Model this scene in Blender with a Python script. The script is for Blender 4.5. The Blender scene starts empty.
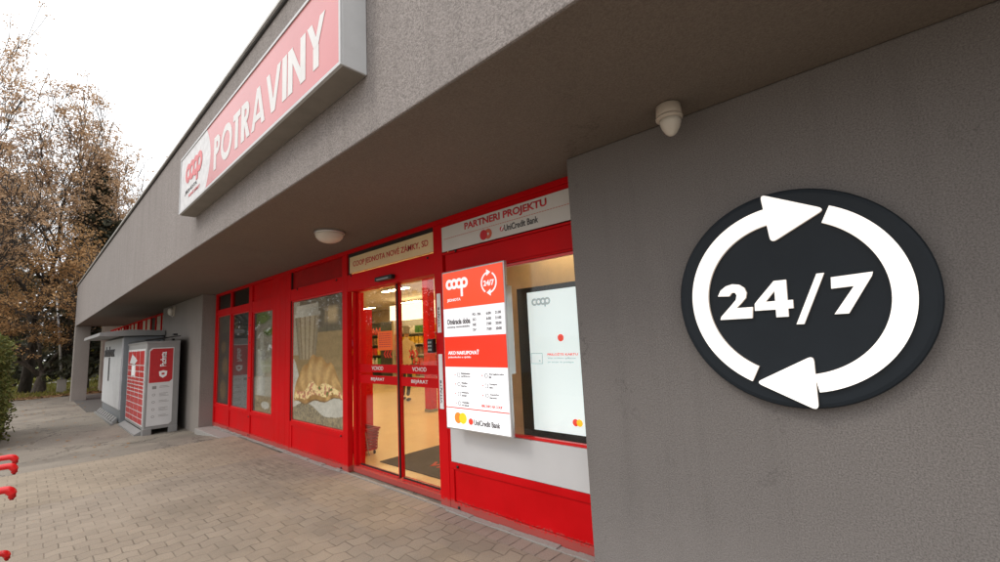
import bpy, bmesh, math, random
from mathutils import Vector, Matrix
R = math.radians
PI = math.pi
scene = bpy.context.scene
C = scene.collection

# ------------------------------------------------------------------ materials
def new_mat(name):
    m = bpy.data.materials.new(name); m.use_nodes = True
    nt = m.node_tree
    b = nt.nodes['Principled BSDF']
    return m, nt, b

def mixcol(nt, a, b, fac, blend='MIX'):
    n = nt.nodes.new('ShaderNodeMix'); n.data_type = 'RGBA'; n.blend_type = blend
    for idx, v in ((6, a), (7, b), (0, fac)):
        if isinstance(v, bpy.types.NodeSocket): nt.links.new(v, n.inputs[idx])
        elif idx == 0: n.inputs[0].default_value = v
        else: n.inputs[idx].default_value = (*v, 1)
    return n.outputs[2]

def ramp(nt, src, p0, p1, c0=(0, 0, 0), c1=(1, 1, 1)):
    n = nt.nodes.new('ShaderNodeValToRGB'); nt.links.new(src, n.inputs[0])
    e = n.color_ramp.elements
    e[0].position = p0; e[1].position = p1; e[0].color = (*c0, 1); e[1].color = (*c1, 1)
    return n.outputs[0]

def noise(nt, scale, detail=4, rough=.6, vec=None, out=0, dist=0):
    n = nt.nodes.new('ShaderNodeTexNoise')
    n.inputs['Scale'].default_value = scale; n.inputs['Detail'].default_value = detail
    n.inputs['Roughness'].default_value = rough; n.inputs['Distortion'].default_value = dist
    if vec is None:
        vec = objpos(nt)
    nt.links.new(vec, n.inputs['Vector'])
    return n.outputs[out]

def objpos(nt):
    g = nt.nodes.new('ShaderNodeNewGeometry')
    return g.outputs['Position']

def mapping(nt, scale=(1, 1, 1), rot=(0, 0, 0), loc=(0, 0, 0)):
    mp = nt.nodes.new('ShaderNodeMapping'); mp.inputs['Scale'].default_value = scale
    mp.inputs['Rotation'].default_value = rot; mp.inputs['Location'].default_value = loc
    nt.links.new(objpos(nt), mp.inputs[0])
    return mp.outputs[0]

def math_n(nt, op, a, b=None, c=None):
    n = nt.nodes.new('ShaderNodeMath'); n.operation = op
    for i, v in enumerate((a, b, c)):
        if v is None: continue
        if isinstance(v, bpy.types.NodeSocket): nt.links.new(v, n.inputs[i])
        else: n.inputs[i].default_value = v
    return n.outputs[0]

def bump(nt, b, height, strength=.3, dist=.01):
    n = nt.nodes.new('ShaderNodeBump'); n.inputs['Strength'].default_value = strength
    n.inputs['Distance'].default_value = dist
    nt.links.new(height, n.inputs['Height']); nt.links.new(n.outputs[0], b.inputs['Normal'])

def simple(name, col, rough=.5, metal=0, var=.12, vscale=6, emit=None, estr=0, spec=.5, bumpy=0, bscale=200):
    m, nt, b = new_mat(name)
    n = noise(nt, vscale, 5)
    lo = tuple(c * (1 - var) for c in col); hi = tuple(min(1, c * (1 + var)) for c in col)
    c = mixcol(nt, lo, hi, ramp(nt, n, .3, .7))
    nt.links.new(c, b.inputs['Base Color'])
    b.inputs['Roughness'].default_value = rough; b.inputs['Metallic'].default_value = metal
    b.inputs['Specular IOR Level'].default_value = spec
    if emit:
        b.inputs['Emission Color'].default_value = (*emit, 1); b.inputs['Emission Strength'].default_value = estr
    if bumpy: bump(nt, b, noise(nt, bscale, 3), bumpy, .004)
    return m

def stucco(name, col, scale=90, contrast=.35, streak=.12, bstr=.6, spec=.2):
    m, nt, b = new_mat(name)
    n1 = noise(nt, scale, 3, .7)
    n2 = noise(nt, 1.3, 4, .6)
    sv = mapping(nt, (5, 5, .25)); n3 = noise(nt, 1.5, 5, .65, vec=sv)
    d = tuple(c * (1 - contrast) for c in col); l = tuple(c * (1 + contrast) for c in col)
    c = mixcol(nt, d, l, ramp(nt, n1, .32, .68))
    c = mixcol(nt, c, tuple(x * .8 for x in col), ramp(nt, n2, .35, .75, (0, 0, 0), (.35, .35, .35)))
    st = ramp(nt, n3, .5, .8, (0, 0, 0), (streak * 3, streak * 3, streak * 3))
    c = mixcol(nt, c, tuple(x * .55 for x in col), st)
    # a few small chips and scuffs
    n4 = noise(nt, 14, 8, .75, dist=.4)
    c = mixcol(nt, c, tuple(x * 1.7 for x in col), ramp(nt, n4, .735, .75, (0, 0, 0), (.6, .6, .6)))
    # damp and dusty foot of the wall, hairline cracks
    sep = nt.nodes.new('ShaderNodeSeparateXYZ'); nt.links.new(objpos(nt), sep.inputs[0])
    hz = math_n(nt, 'ADD', sep.outputs[2], math_n(nt, 'MULTIPLY', noise(nt, 3, 6, .7), -.5))
    c = mixcol(nt, c, tuple(x * 1.25 for x in col), ramp(nt, hz, -.1, .35, (.5,) * 3, (0,) * 3))
    vo = nt.nodes.new('ShaderNodeTexVoronoi'); vo.feature = 'DISTANCE_TO_EDGE'; vo.inputs['Scale'].default_value = .38
    wv = nt.nodes.new('ShaderNodeVectorMath'); wv.operation = 'ADD'
    nt.links.new(objpos(nt), wv.inputs[0]); nt.links.new(noise(nt, 1.8, 6, .7, out=1), wv.inputs[1]); nt.links.new(wv.outputs[0], vo.inputs['Vector'])
    ck = math_n(nt, 'MULTIPLY', ramp(nt, vo.outputs[0], .0012, .003, (.55,) * 3, (0,) * 3), ramp(nt, n2, .5, .6))
    c = mixcol(nt, c, tuple(x * .45 for x in col), ck)
    nt.links.new(c, b.inputs['Base Color'])
    b.inputs['Roughness'].default_value = .9; b.inputs['Specular IOR Level'].default_value = spec
    bump(nt, b, n1, bstr, .008)
    return m

M = {}
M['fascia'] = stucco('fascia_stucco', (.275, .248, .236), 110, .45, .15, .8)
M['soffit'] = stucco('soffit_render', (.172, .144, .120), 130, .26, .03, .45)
M['wallr'] = stucco('wall_stucco', (.190, .175, .168), 150, .36, .10, .5)
M['wing'] = stucco('wing_wall_stucco', (.22, .198, .18), 60, .15, .08, .4)
M['column'] = stucco('column_concrete', (.26, .235, .212), 40, .12, .1, .4)
M['beige_wall'] = stucco('beige_concrete', (.36, .31, .265), 30, .12, .5, .4)

def red_paint():
    m, nt, b = new_mat('red_painted_metal')
    n = noise(nt, 2.2, 5); n2 = noise(nt, 60, 3)
    c = mixcol(nt, (.50, .0015, .0035), (.60, .0025, .006), ramp(nt, n, .3, .7))
    # road dirt and scuffs near the pavement: a splash line of uneven height
    sep = nt.nodes.new('ShaderNodeSeparateXYZ'); nt.links.new(objpos(nt), sep.inputs[0])
    h = math_n(nt, 'ADD', sep.outputs[2], math_n(nt, 'MULTIPLY', n2, -.12))
    dirt = ramp(nt, h, -.05, .02, (.55, .55, .55), (0, 0, 0))
    c = mixcol(nt, c, (.22, .13, .11), dirt)
    n3 = noise(nt, 9, 9, .8, vec=mapping(nt, (1, 1, 2.5)))
    c = mixcol(nt, c, (.75, .3, .28), ramp(nt, n3, .70, .74, (0, 0, 0), (.35, .35, .35)))
    nt.links.new(c, b.inputs['Base Color'])
    nt.links.new(ramp(nt, n, .2, .8, (.38,) * 3, (.6,) * 3), b.inputs['Roughness'])
    b.inputs['Specular IOR Level'].default_value = .14
    bump(nt, b, noise(nt, 3.5, 2), .25, .01)
    return m
M['red'] = red_paint()
M['red_dark'] = simple('dark_red_panel', (.33, .006, .008), .3, var=.15, spec=.3)
M['red_plastic'] = simple('red_plastic', (.66, .01, .012), .28, var=.06)
M['black'] = simple('black_rubber', (.012, .012, .012), .45)
M['seam'] = simple('dark_seam', (.05, .004, .004), .7)
M['white_panel'] = simple('white_panel', (.56, .56, .57), .4, var=.03, vscale=3)
M['white_sign'] = simple('white_sign_sheet', (.62, .60, .57), .45, var=.05, vscale=3)
M['cream_sign'] = simple('cream_sign_sheet', (.74, .56, .32), .4, var=.06, vscale=3)
M['sign_red_text'] = simple('sign_red_ink', (.55, .02, .03), .5, var=.05)
M['sign_dark_text'] = simple('sign_dark_ink', (.05, .05, .055), .5)
M['sign_orange'] = simple('sign_orange_ink', (.55, .10, .05), .5)
M['sign_white'] = simple('weathered_white_letters', (.66, .655, .65), .5, var=.05)
M['white_ink'] = simple('white_ink', (.82, .82, .82), .5, var=.03)
M['faded_pink'] = simple('sun_faded_red_sheet', (.52, .15, .155), .25, var=.10, vscale=1.2)
M['faded_red'] = simple('faded_logo_red', (.62, .13, .14), .4, var=.12, vscale=9)
M['box_white'] = simple('sign_box_white', (.50, .51, .52), .4, var=.05)
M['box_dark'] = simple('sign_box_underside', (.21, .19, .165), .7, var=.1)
M['coop_white'] = simple('weathered_white_film', (.62, .62, .63), .45, var=.16, vscale=14)
M['grey_metal'] = simple('grey_metal', (.25, .255, .26), .45, .2, var=.06)
M['coping'] = simple('roof_coping_metal', (.50, .49, .47), .5, .3, var=.1)
M['coping_dark'] = simple('roof_edge_felt', (.035, .032, .03), .8)
M['alu'] = simple('aluminium', (.55, .55, .55), .35, .6, var=.05)
M['locker_grey'] = simple('locker_grey_paint', (.24, .235, .23), .5, var=.06)
M['locker_blue_grey'] = simple('locker_blue_grey_paint', (.19, .205, .22), .5, var=.06)
M['locker_white'] = simple('locker_white_film', (.60, .60, .60), .4, var=.04)
M['locker_red'] = simple('locker_red_door', (.46, .02, .025), .35, var=.10, vscale=20)
M['alza_white'] = simple('parcel_locker_white', (.56, .57, .585), .42, var=.05)
M['concrete'] = stucco('kerb_concrete', (.27, .255, .24), 40, .2, .05, .4)
M['lamp_white'] = simple('opal_glass', (.60, .56, .49), .25, var=.03)
M['old_plastic'] = simple('aged_white_plastic', (.50, .44, .37), .4, var=.06)
M['disc'] = simple('anthracite_disc', (.013, .018, .024), .5, spec=.22, var=.08, bumpy=.05)
M['glow_white'] = simple('lit_white_acrylic', (.8, .8, .78), .3, emit=(1, .92, .84), estr=.72, var=.02)
M['edge_white'] = simple('acrylic_edge', (.55, .52, .48), .3, emit=(1, .8, .65), estr=.25, var=.02)

def emis(name, col, s, rough=.25, tex=None):
    return simple(name, tuple(min(.8, c) for c in col), rough, emit=col, estr=s, var=.02)
M['lb_red'] = emis('lightbox_red', (1, .075, .02), .62)
M['lb_red2'] = emis('lightbox_deep_red', (.95, .035, .012), .58)
M['lb_white'] = emis('lightbox_white', (.95, .96, 1), .62)
M['lb_ink'] = simple('lightbox_black_ink', (.08, .07, .07), .5, emit=(.3, .27, .27), estr=.25)
M['lb_redink'] = emis('lightbox_red_ink', (.9, .05, .03), .55)
M['lb_yellow'] = emis('lightbox_yellow', (1, .5, .02), .7)
M['lb_orange'] = emis('lightbox_orange', (1, .22, .03), .6)
M['scr'] = emis('screen_white', (.80, .92, .93), .62)
M['scr_ink'] = emis('screen_grey_ink', (.45, .5, .52), .4)
M['ceil_light'] = simple('ceiling_light_diffuser', (.8, .8, .8), .4, emit=(1, .70, .33), estr=95, var=.01)
M['shelf_light'] = simple('shelf_canopy_lit', (.8, .75, .6), .4, emit=(1, .80, .50), estr=2.6, var=.01)
M['int_wall'] = simple('interior_cream_wall', (.62, .50, .33), .7)
M['int_ceiling'] = simple('interior_ceiling', (.6, .55, .45), .8)
def tile_floor():
    m, nt, b = new_mat('cream_floor_tiles')
    br = nt.nodes.new('ShaderNodeTexBrick'); nt.links.new(objpos(nt), br.inputs['Vector'])
    br.offset = 0; br.inputs['Scale'].default_value = 1; br.inputs['Brick Width'].default_value = .45
    br.inputs['Row Height'].default_value = .45; br.inputs['Mortar Size'].default_value = .004
    br.inputs['Color1'].default_value = (.64, .50, .31, 1); br.inputs['Color2'].default_value = (.60, .465, .285, 1)
    br.inputs['Mortar'].default_value = (.46, .36, .22, 1)
    nt.links.new(mixcol(nt, br.outputs[0], (.5, .38, .22), ramp(nt, noise(nt, 1.2, 5), .4, .8, (0,) * 3, (.4,) * 3)), b.inputs['Base Color'])
    b.inputs['Roughness'].default_value = .3; b.inputs['Specular IOR Level'].default_value = .3
    return m
M['tile'] = tile_floor()
M['mat_dark'] = simple('doormat_fibre', (.035, .03, .027), .95, var=.3, vscale=80)
M['mat_red'] = simple('doormat_red', (.42, .05, .03), .95, var=.3, vscale=60)
M['mat_grey'] = simple('doormat_blue_grey', (.10, .11, .13), .95, var=.3, vscale=60)
M['shelf'] = simple('shelf_metal', (.5, .47, .4), .5)
M['shelf_dark'] = simple('dark_shelf_metal', (.05, .048, .045), .5)
M['notice'] = simple('orange_paper', (.85, .13, .012), .6, var=.04, emit=(.85, .13, .012), estr=.06)
M['curtain'] = simple('pale_blind', (.42, .36, .28), .8, var=.2, vscale=15)
M['asph_repair'] = simple('asphalt_patch', (.10, .094, .086), .95, var=.2, vscale=30, bumpy=.3)

def glass_mat(name, tint=(1, 1, 1), ior=1.5, extra=0.0, rough=.015):
    m = bpy.data.materials.new(name); m.use_nodes = True; nt = m.node_tree
    for n in list(nt.nodes): nt.nodes.remove(n)
    o = nt.nodes.new('ShaderNodeOutputMaterial'); mx = nt.nodes.new('ShaderNodeMixShader')
    tr = nt.nodes.new('ShaderNodeBsdfTransparent'); gl = nt.nodes.new('ShaderNodeBsdfGlossy')
    fr = nt.nodes.new('ShaderNodeLayerWeight'); fr.inputs[0].default_value = .5   # Schlick, same from both sides of the pane
    f0 = ((ior - 1) / (ior + 1)) ** 2
    tr.inputs[0].default_value = (*tint, 1); gl.inputs['Roughness'].default_value = rough
    f = math_n(nt, 'ADD', math_n(nt, 'MULTIPLY', math_n(nt, 'POWER', fr.outputs[1], 5), 1 - f0), f0 + extra)
    bm_ = nt.nodes.new('ShaderNodeBump'); bm_.inputs['Strength'].default_value = .03; bm_.inputs['Distance'].default_value = .02
    nt.links.new(noise(nt, 1.5, 1), bm_.inputs['Height']); nt.links.new(bm_.outputs[0], gl.inputs['Normal'])
    nt.links.new(f, mx.inputs[0]); nt.links.new(tr.outputs[0], mx.inputs[1]); nt.links.new(gl.outputs[0], mx.inputs[2])
    nt.links.new(mx.outputs[0], o.inputs[0])
    return m
M['glass'] = glass_mat('window_glass', (.95, .965, .96), 1.45, .0)
M['glass_door'] = glass_mat('sliding_door_glass', (.93, .92, .90), 1.5, .07)
M['glass_dark'] = glass_mat('tinted_glass', (.35, .36, .35), 1.6, .06)

def vcol_mat(name, rough=.45):
    m, nt, b = new_mat(name)
    a = nt.nodes.new('ShaderNodeVertexColor'); a.layer_name = 'Col'
    nt.links.new(a.outputs[0], b.inputs['Base Color']); b.inputs['Roughness'].default_value = rough
    return m
M['print'] = vcol_mat('printed_film')

def bark(name, col, sc=14):
    m, nt, b = new_mat(name)
    n = noise(nt, sc, 6, .7, vec=mapping(nt, (1, 1, .25)))
    nt.links.new(mixcol(nt, tuple(c * .45 for c in col), tuple(c * 1.5 for c in col), ramp(nt, n, .3, .7)), b.inputs['Base Color'])
    b.inputs['Roughness'].default_value = .95; bump(nt, b, n, .8, .04)
    return m
M['bark'] = bark('tree_bark', (.095, .075, .06))
M['bark_dark'] = bark('dark_tree_bark', (.05, .04, .033))

def leaf_mat(name, c0, c1, c2, sc=3, trans=.25):
    m, nt, b = new_mat(name)
    n = noise(nt, sc, 5, .7); n2 = noise(nt, sc * 14, 2)
    c = mixcol(nt, c0, c1, ramp(nt, n, .35, .65)); c = mixcol(nt, c, c2, ramp(nt, n2, .45, .7, (0,) * 3, (.8,) * 3))
    nt.links.new(c, b.inputs['Base Color']); b.inputs['Roughness'].default_value = .7
    b.inputs['Specular IOR Level'].default_value = .25
    tl = nt.nodes.new('ShaderNodeBsdfTranslucent'); nt.links.new(c, tl.inputs[0])
    mx = nt.nodes.new('ShaderNodeMixShader'); mx.inputs[0].default_value = trans
    o = nt.nodes['Material Output']
    nt.links.new(b.outputs[0], mx.inputs[1]); nt.links.new(tl.outputs[0], mx.inputs[2]); nt.links.new(mx.outputs[0], o.inputs[0])
    return m
M['leaf_brown'] = leaf_mat('autumn_leaves', (.42, .27, .155), (.56, .38, .23), (.30, .175, .095), 1.2, .3)
M['leaf_gold'] = leaf_mat('golden_autumn_leaves', (.44, .255, .11), (.60, .38, .19), (.30, .165, .07), 1.2, .3)
M['needle'] = leaf_mat('dark_needles', (.035, .038, .024), (.065, .065, .035), (.05, .042, .03), .8, .1)
M['leaf_green'] = leaf_mat('hedge_leaves', (.045, .07, .018), (.12, .14, .030), (.24, .19, .06), 2, .2)
M['leaf_yellowgreen'] = leaf_mat('yellow_green_leaves', (.13, .16, .03), (.24, .22, .05), (.32, .20, .06), 1.5, .3)
M['litter'] = leaf_mat('fallen_leaves', (.26, .14, .06), (.36, .22, .11), (.16, .09, .045), 5, .1)

def ground_mat():
    m, nt, b = new_mat('asphalt_and_grass')
    sep = nt.nodes.new('ShaderNodeSeparateXYZ'); nt.links.new(objpos(nt), sep.inputs[0])
    n1 = noise(nt, 60, 4, .8); n2 = noise(nt, .8, 5, .6); n3 = noise(nt, .35, 3, .5, vec=mapping(nt, (1, .4, 1)))
    asp = mixcol(nt, (.135, .117, .098), (.27, .235, .195), ramp(nt, n1, .3, .7))
    asp = mixcol(nt, asp, (.31, .27, .22), ramp(nt, n2, .4, .65, (0,) * 3, (.6,) * 3))
    asp = mixcol(nt, asp, (.10, .088, .075), ramp(nt, n3, .5, .68, (0,) * 3, (.7,) * 3))
    # meandering cracks
    vo = nt.nodes.new('ShaderNodeTexVoronoi'); vo.feature = 'DISTANCE_TO_EDGE'; vo.inputs['Scale'].default_value = .55
    wv = nt.nodes.new('ShaderNodeVectorMath'); wv.operation = 'ADD'
    nt.links.new(objpos(nt), wv.inputs[0]); nt.links.new(noise(nt, 2.5, 5, .7, out=1), wv.inputs[1]); nt.links.new(wv.outputs[0], vo.inputs['Vector'])
    asp = mixcol(nt, asp, (.05, .045, .04), ramp(nt, vo.outputs[0], .004, .012, (.75,) * 3, (0,) * 3))
    gn = noise(nt, 6, 6, .7)
    gr = mixcol(nt, (.055, .075, .016), (.12, .14, .03), ramp(nt, gn, .35, .65))
    gr = mixcol(nt, gr, (.22, .14, .06), ramp(nt, noise(nt, 1.3, 6, .7), .5, .7, (0,) * 3, (.7,) * 3))
    edge = math_n(nt, 'ADD', sep.outputs[0], math_n(nt, 'MULTIPLY', noise(nt, 1.5, 4), 1.2))
    f = math_n(nt, 'LESS_THAN', edge, -26.3)
    nt.links.new(mixcol(nt, asp, gr, f), b.inputs['Base Color'])
    b.inputs['Roughness'].default_value = .92; b.inputs['Specular IOR Level'].default_value = .25
    bump(nt, b, n1, .5, .006)
    return m
M['ground'] = ground_mat()

def paver(name, wave, bw, rh, c1, c2, mortar, offset, msize=.007):
    m, nt, b = new_mat(name)
    sep = nt.nodes.new('ShaderNodeSeparateXYZ'); nt.links.new(objpos(nt), sep.inputs[0])
    wob = noise(nt, 4, 2); wob2 = noise(nt, 1.1, 2)
    x = math_n(nt, 'ADD', sep.outputs[0], math_n(nt, 'MULTIPLY', math_n(nt, 'PINGPONG', sep.outputs[1], bw / 2), wave))
    x = math_n(nt, 'ADD', x, math_n(nt, 'MULTIPLY', wob, .022)); x = math_n(nt, 'ADD', x, math_n(nt, 'MULTIPLY', wob2, .05))
    y = math_n(nt, 'ADD', sep.outputs[1], math_n(nt, 'MULTIPLY', noise(nt, 5, 2, out=0), .02))
    cb = nt.nodes.new('ShaderNodeCombineXYZ'); nt.links.new(y, cb.inputs[0]); nt.links.new(x, cb.inputs[1])
    br = nt.nodes.new('ShaderNodeTexBrick'); nt.links.new(cb.outputs[0], br.inputs['Vector'])
    br.offset = offset; br.inputs['Scale'].default_value = 1; br.inputs['Brick Width'].default_value = bw
    br.inputs['Row Height'].default_value = rh; br.inputs['Mortar Size'].default_value = msize
    br.inputs['Mortar Smooth'].default_value = .35; br.inputs['Bias'].default_value = 0
    br.inputs['Color1'].default_value = (*c1, 1); br.inputs['Color2'].default_value = (*c2, 1); br.inputs['Mortar'].default_value = (*mortar, 1)
    g = noise(nt, 110, 3, .8)
    # joints partly filled with sand
    col = mixcol(nt, br.outputs[0], tuple(a * .9 for a in c1), math_n(nt, 'MULTIPLY', br.outputs[1], ramp(nt, noise(nt, 2.6, 6, .7), .38, .62, (0,) * 3, (.92,) * 3)))
    col = mixcol(nt, col, tuple(a * .5 for a in c1), ramp(nt, g, .45, .7, (0,) * 3, (.6,) * 3))
    st = noise(nt, .9, 6, .65)
    col = mixcol(nt, col, tuple(a * .5 for a in c1), ramp(nt, st, .48, .68, (0,) * 3, (.6,) * 3))
    col = mixcol(nt, col, tuple(min(1, a * 1.35) for a in c2), ramp(nt, noise(nt, .55, 4), .5, .7, (0,) * 3, (.5,) * 3))
    # worn dark tyre and dirt marks in front of the shopfront
    vs_ = nt.nodes.new('ShaderNodeVectorMath'); vs_.operation = 'DISTANCE'
    nt.links.new(mapping(nt, (.75, 1.9, 1)), vs_.inputs[0]); vs_.inputs[1].default_value = (-4.6, -1.0, 0)
    mk = math_n(nt, 'MULTIPLY', ramp(nt, vs_.outputs['Value'], .15, .95, (1,) * 3, (0,) * 3), ramp(nt, noise(nt, 2.2, 7, .75, vec=mapping(nt, (1, 5, 1))), .45, .62))
    col = mixcol(nt, col, tuple(a * .4 for a in c1), math_n(nt, 'MULTIPLY', mk, .8))
    # trodden-in spots
    col = mixcol(nt, col, tuple(a * .35 for a in c1), ramp(nt, noise(nt, 9, 6, .8), .68, .74, (0,) * 3, (.6,) * 3))
    nt.links.new(col, b.inputs['Base Color'])
    b.inputs['Roughness'].default_value = .88; b.inputs['Specular IOR Level'].default_value = .25
    h = math_n(nt, 'SUBTRACT', math_n(nt, 'MULTIPLY', g, .25), br.outputs[1])
    bump(nt, b, h, .6, .008)
    return m
M['paver'] = paver('wavy_concrete_pavers', .34, .165, .138, (.305, .256, .204), (.262, .219, .175), (.12, .096, .074), .5, .005)
M['paver_lit'] = paver('lit_tint_wavy_pavers', .32, .165, .138, (.325, .268, .204), (.275, .226, .172), (.11, .088, .066), .5, .005)  # same pavers; the brighter, warmer light on this strip is put into the colour
M['paver_edge'] = paver('edging_blocks', .0, .5, .12, (.31, .255, .215), (.28, .235, .20), (.09, .075, .06), 0)

# ------------------------------------------------------------------ mesh helpers
def link(name, me, mats, parent=None, smooth=False):
    o = bpy.data.objects.new(name, me); C.objects.link(o)
    for m in (mats if isinstance(mats, (list, tuple)) else [mats]): me.materials.append(M[m] if isinstance(m, str) else m)
    if parent:
        o.parent = parent
        o.matrix_parent_inverse = Matrix.Translation(-parent_world(parent))
    if smooth:
        for p in me.polygons: p.use_smooth = True
    return o
def parent_world(p):
    v = Vector(p.location)
    q = p.parent
    if p.type == 'EMPTY': return v
    # mesh parents are unrotated at origin or offset children
    return Vector((0, 0, 0)) if q is None and p.location.length == 0 else v * 0
def tag(o, label=None, cat=None, group=None, kind=None):
    if label: o['label'] = label
    if cat: o['category'] = cat
    if group: o['group'] = group
    if kind: o['kind'] = kind
    return o
def thing(name, label, cat, loc=(0, 0, 0), group=None):
    o = bpy.data.objects.new(name, None); C.objects.link(o); o.location = loc; o.empty_display_size = .1
    return tag(o, label, cat, group)

class MB:
    """collects geometry; build() links ONE mesh object"""
    def __init__(s): s.bm = bmesh.new()
    def box(s, x0, x1, y0, y1, z0, z1, bev=0):
        vs = [s.bm.verts.new((x, y, z)) for x in (x0, x1) for y in (y0, y1) for z in (z0, z1)]
        f = []
        for q in ((0, 1, 3, 2), (4, 6, 7, 5), (0, 4, 5, 1), (2, 3, 7, 6), (0, 2, 6, 4), (1, 5, 7, 3)):
            f.append(s.bm.faces.new([vs[i] for i in q]))
        if bev:
            es = list({e for fa in f for e in fa.edges})
            bmesh.ops.bevel(s.bm, geom=es, offset=bev, segments=2, affect='EDGES', profile=.6)
        return s
    def prism(s, pts, axis, a, b):
        """pts 2D polygon, extruded along axis ('x','y','z') from a to b"""
        def P(p, t):
            return {'x': (t, p[0], p[1]), 'y': (p[0], t, p[1]), 'z': (p[0], p[1], t)}[axis]
        A = [s.bm.verts.new(P(p, a)) for p in pts]; B = [s.bm.verts.new(P(p, b)) for p in pts]
        n = len(pts)
        s.bm.faces.new(A); s.bm.faces.new(B[::-1])
        for i in range(n): s.bm.faces.new((A[i], B[i], B[(i + 1) % n], A[(i + 1) % n]))
        return s
    def tube(s, pts, rad, sides=8, caps=True):
        pts = [Vector(p) for p in pts]
        rads = rad if isinstance(rad, (list, tuple)) else [rad] * len(pts)
        rings = []; up = Vector((0, 0, 1))
        for i, p in enumerate(pts):
            d = (pts[min(i + 1, len(pts) - 1)] - pts[max(i - 1, 0)]).normalized()
            a = d.cross(up)
            if a.length < .05: a = d.cross(Vector((1, 0, 0)))
            a.normalize(); b = d.cross(a)
            rings.append([s.bm.verts.new(p + (a * math.cos(2 * PI * k / sides) + b * math.sin(2 * PI * k / sides)) * rads[i]) for k in range(sides)])
        for r0, r1 in zip(rings, rings[1:]):
            for k in range(sides): s.bm.faces.new((r0[k], r0[(k + 1) % sides], r1[(k + 1) % sides], r1[k]))
        if caps: s.bm.faces.new(rings[0][::-1]); s.bm.faces.new(rings[-1])
        return s
    def lathe(s, prof, cx, cy, cz, sides=32, axis='z'):
        rings = []
        for r, h in prof:
            ring = []
            for k in range(sides):
                a = 2 * PI * k / sides
                if axis == 'z': v = (cx + r * math.cos(a), cy + r * math.sin(a), cz + h)
                elif axis == 'y': v = (cx + r * math.cos(a), cy + h, cz + r * math.sin(a))
                else: v = (cx + h, cy + r * math.cos(a), cz + r * math.sin(a))
                ring.append(s.bm.verts.new(v))
            rings.append(ring)
        for r0, r1 in zip(rings, rings[1:]):
            for k in range(sides): s.bm.faces.new((r0[k], r0[(k + 1) % sides], r1[(k + 1) % sides], r1[k]))
        s.bm.faces.new(rings[0][::-1]); s.bm.faces.new(rings[-1])
        return s
    def build(s, name, mat, parent=None, smooth=False, fix=True):
        if fix: bmesh.ops.recalc_face_normals(s.bm, faces=s.bm.faces)
        me = bpy.data.meshes.new(name); s.bm.to_mesh(me); s.bm.free()
        return link(name, me, mat, parent, smooth)

def text_into(mb, s, x0, x1, z0, z1, y, bold=0.0, shear=0.0, depth=.002, frame=None, keep=False, spacing=1.0):
    """text fitted in a box on a plane facing -y; frame=(origin, ux, uz) for other planes"""
    cu = bpy.data.curves.new('lettering', 'FONT'); cu.body = s; cu.size = 1; cu.offset = bold; cu.shear = shear
    cu.resolution_u = 3; cu.extrude = 0; cu.space_character = spacing
    ob = bpy.data.objects.new('lettering', cu); C.objects.link(ob)
    dg = bpy.context.evaluated_depsgraph_get(); dg.update()
    me = bpy.data.meshes.new_from_object(ob.evaluated_get(dg))
    bpy.data.objects.remove(ob); bpy.data.curves.remove(cu)
    if not me.vertices: return
    xs = [v.co.x for v in me.vertices]; ys = [v.co.y for v in me.vertices]
    ax, bx, ay, by = min(xs), max(xs), min(ys), max(ys)
    sx = (x1 - x0) / (bx - ax); sz = (z1 - z0) / (by - ay)
    if keep: sx = min(sx, sz * keep)
    t = bmesh.new(); t.from_mesh(me); bpy.data.meshes.remove(me)
    bmesh.ops.solidify(t, geom=t.faces[:], thickness=0) if False else None
    ext = bmesh.ops.extrude_face_region(t, geom=t.faces[:])
    newv = [g for g in ext['geom'] if isinstance(g, bmesh.types.BMVert)]
    for v in newv: v.co.z = 1
    for v in t.verts:
        lx, lz, dd = (v.co.x - ax) * sx, (v.co.y - ay) * sz, v.co.z * depth
        if frame:
            o, ux, uz = frame; n = ux.cross(uz)
            v.co = o + ux * (x0 + lx) + uz * (z0 + lz) + n * dd
        else: v.co = Vector((x0 + lx, y - dd, z0 + lz))
    tmp = bpy.data.meshes.new('tmp'); t.to_mesh(tmp); t.free()
    mb.bm.from_mesh(tmp); bpy.data.meshes.remove(tmp)

def disc_into(mb, cx, cz, r, y, d=.003, sides=28):
    mb.prism([(cx + r * math.cos(2 * PI * k / sides), cz + r * math.sin(2 * PI * k / sides)) for k in range(sides)], 'y', y, y - d)
def ring_into(mb, cx, cz, r0, r1, y, d=.003, a0=0, a1=360, n=28, sx=1):
    A = [R(a0 + (a1 - a0) * k / n) for k in range(n + 1)]
    bm = mb.bm
    for k in range(n):
        p = [(cx + sx * r * math.cos(a), cz + r * math.sin(a)) for r, a in ((r0, A[k]), (r1, A[k]), (r1, A[k + 1]), (r0, A[k + 1]))]
        mb.prism(p, 'y', y, y - d)
def rings_clean(mb):
    bmesh.ops.remove_doubles(mb.bm, verts=mb.bm.verts, dist=.0004)

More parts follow.
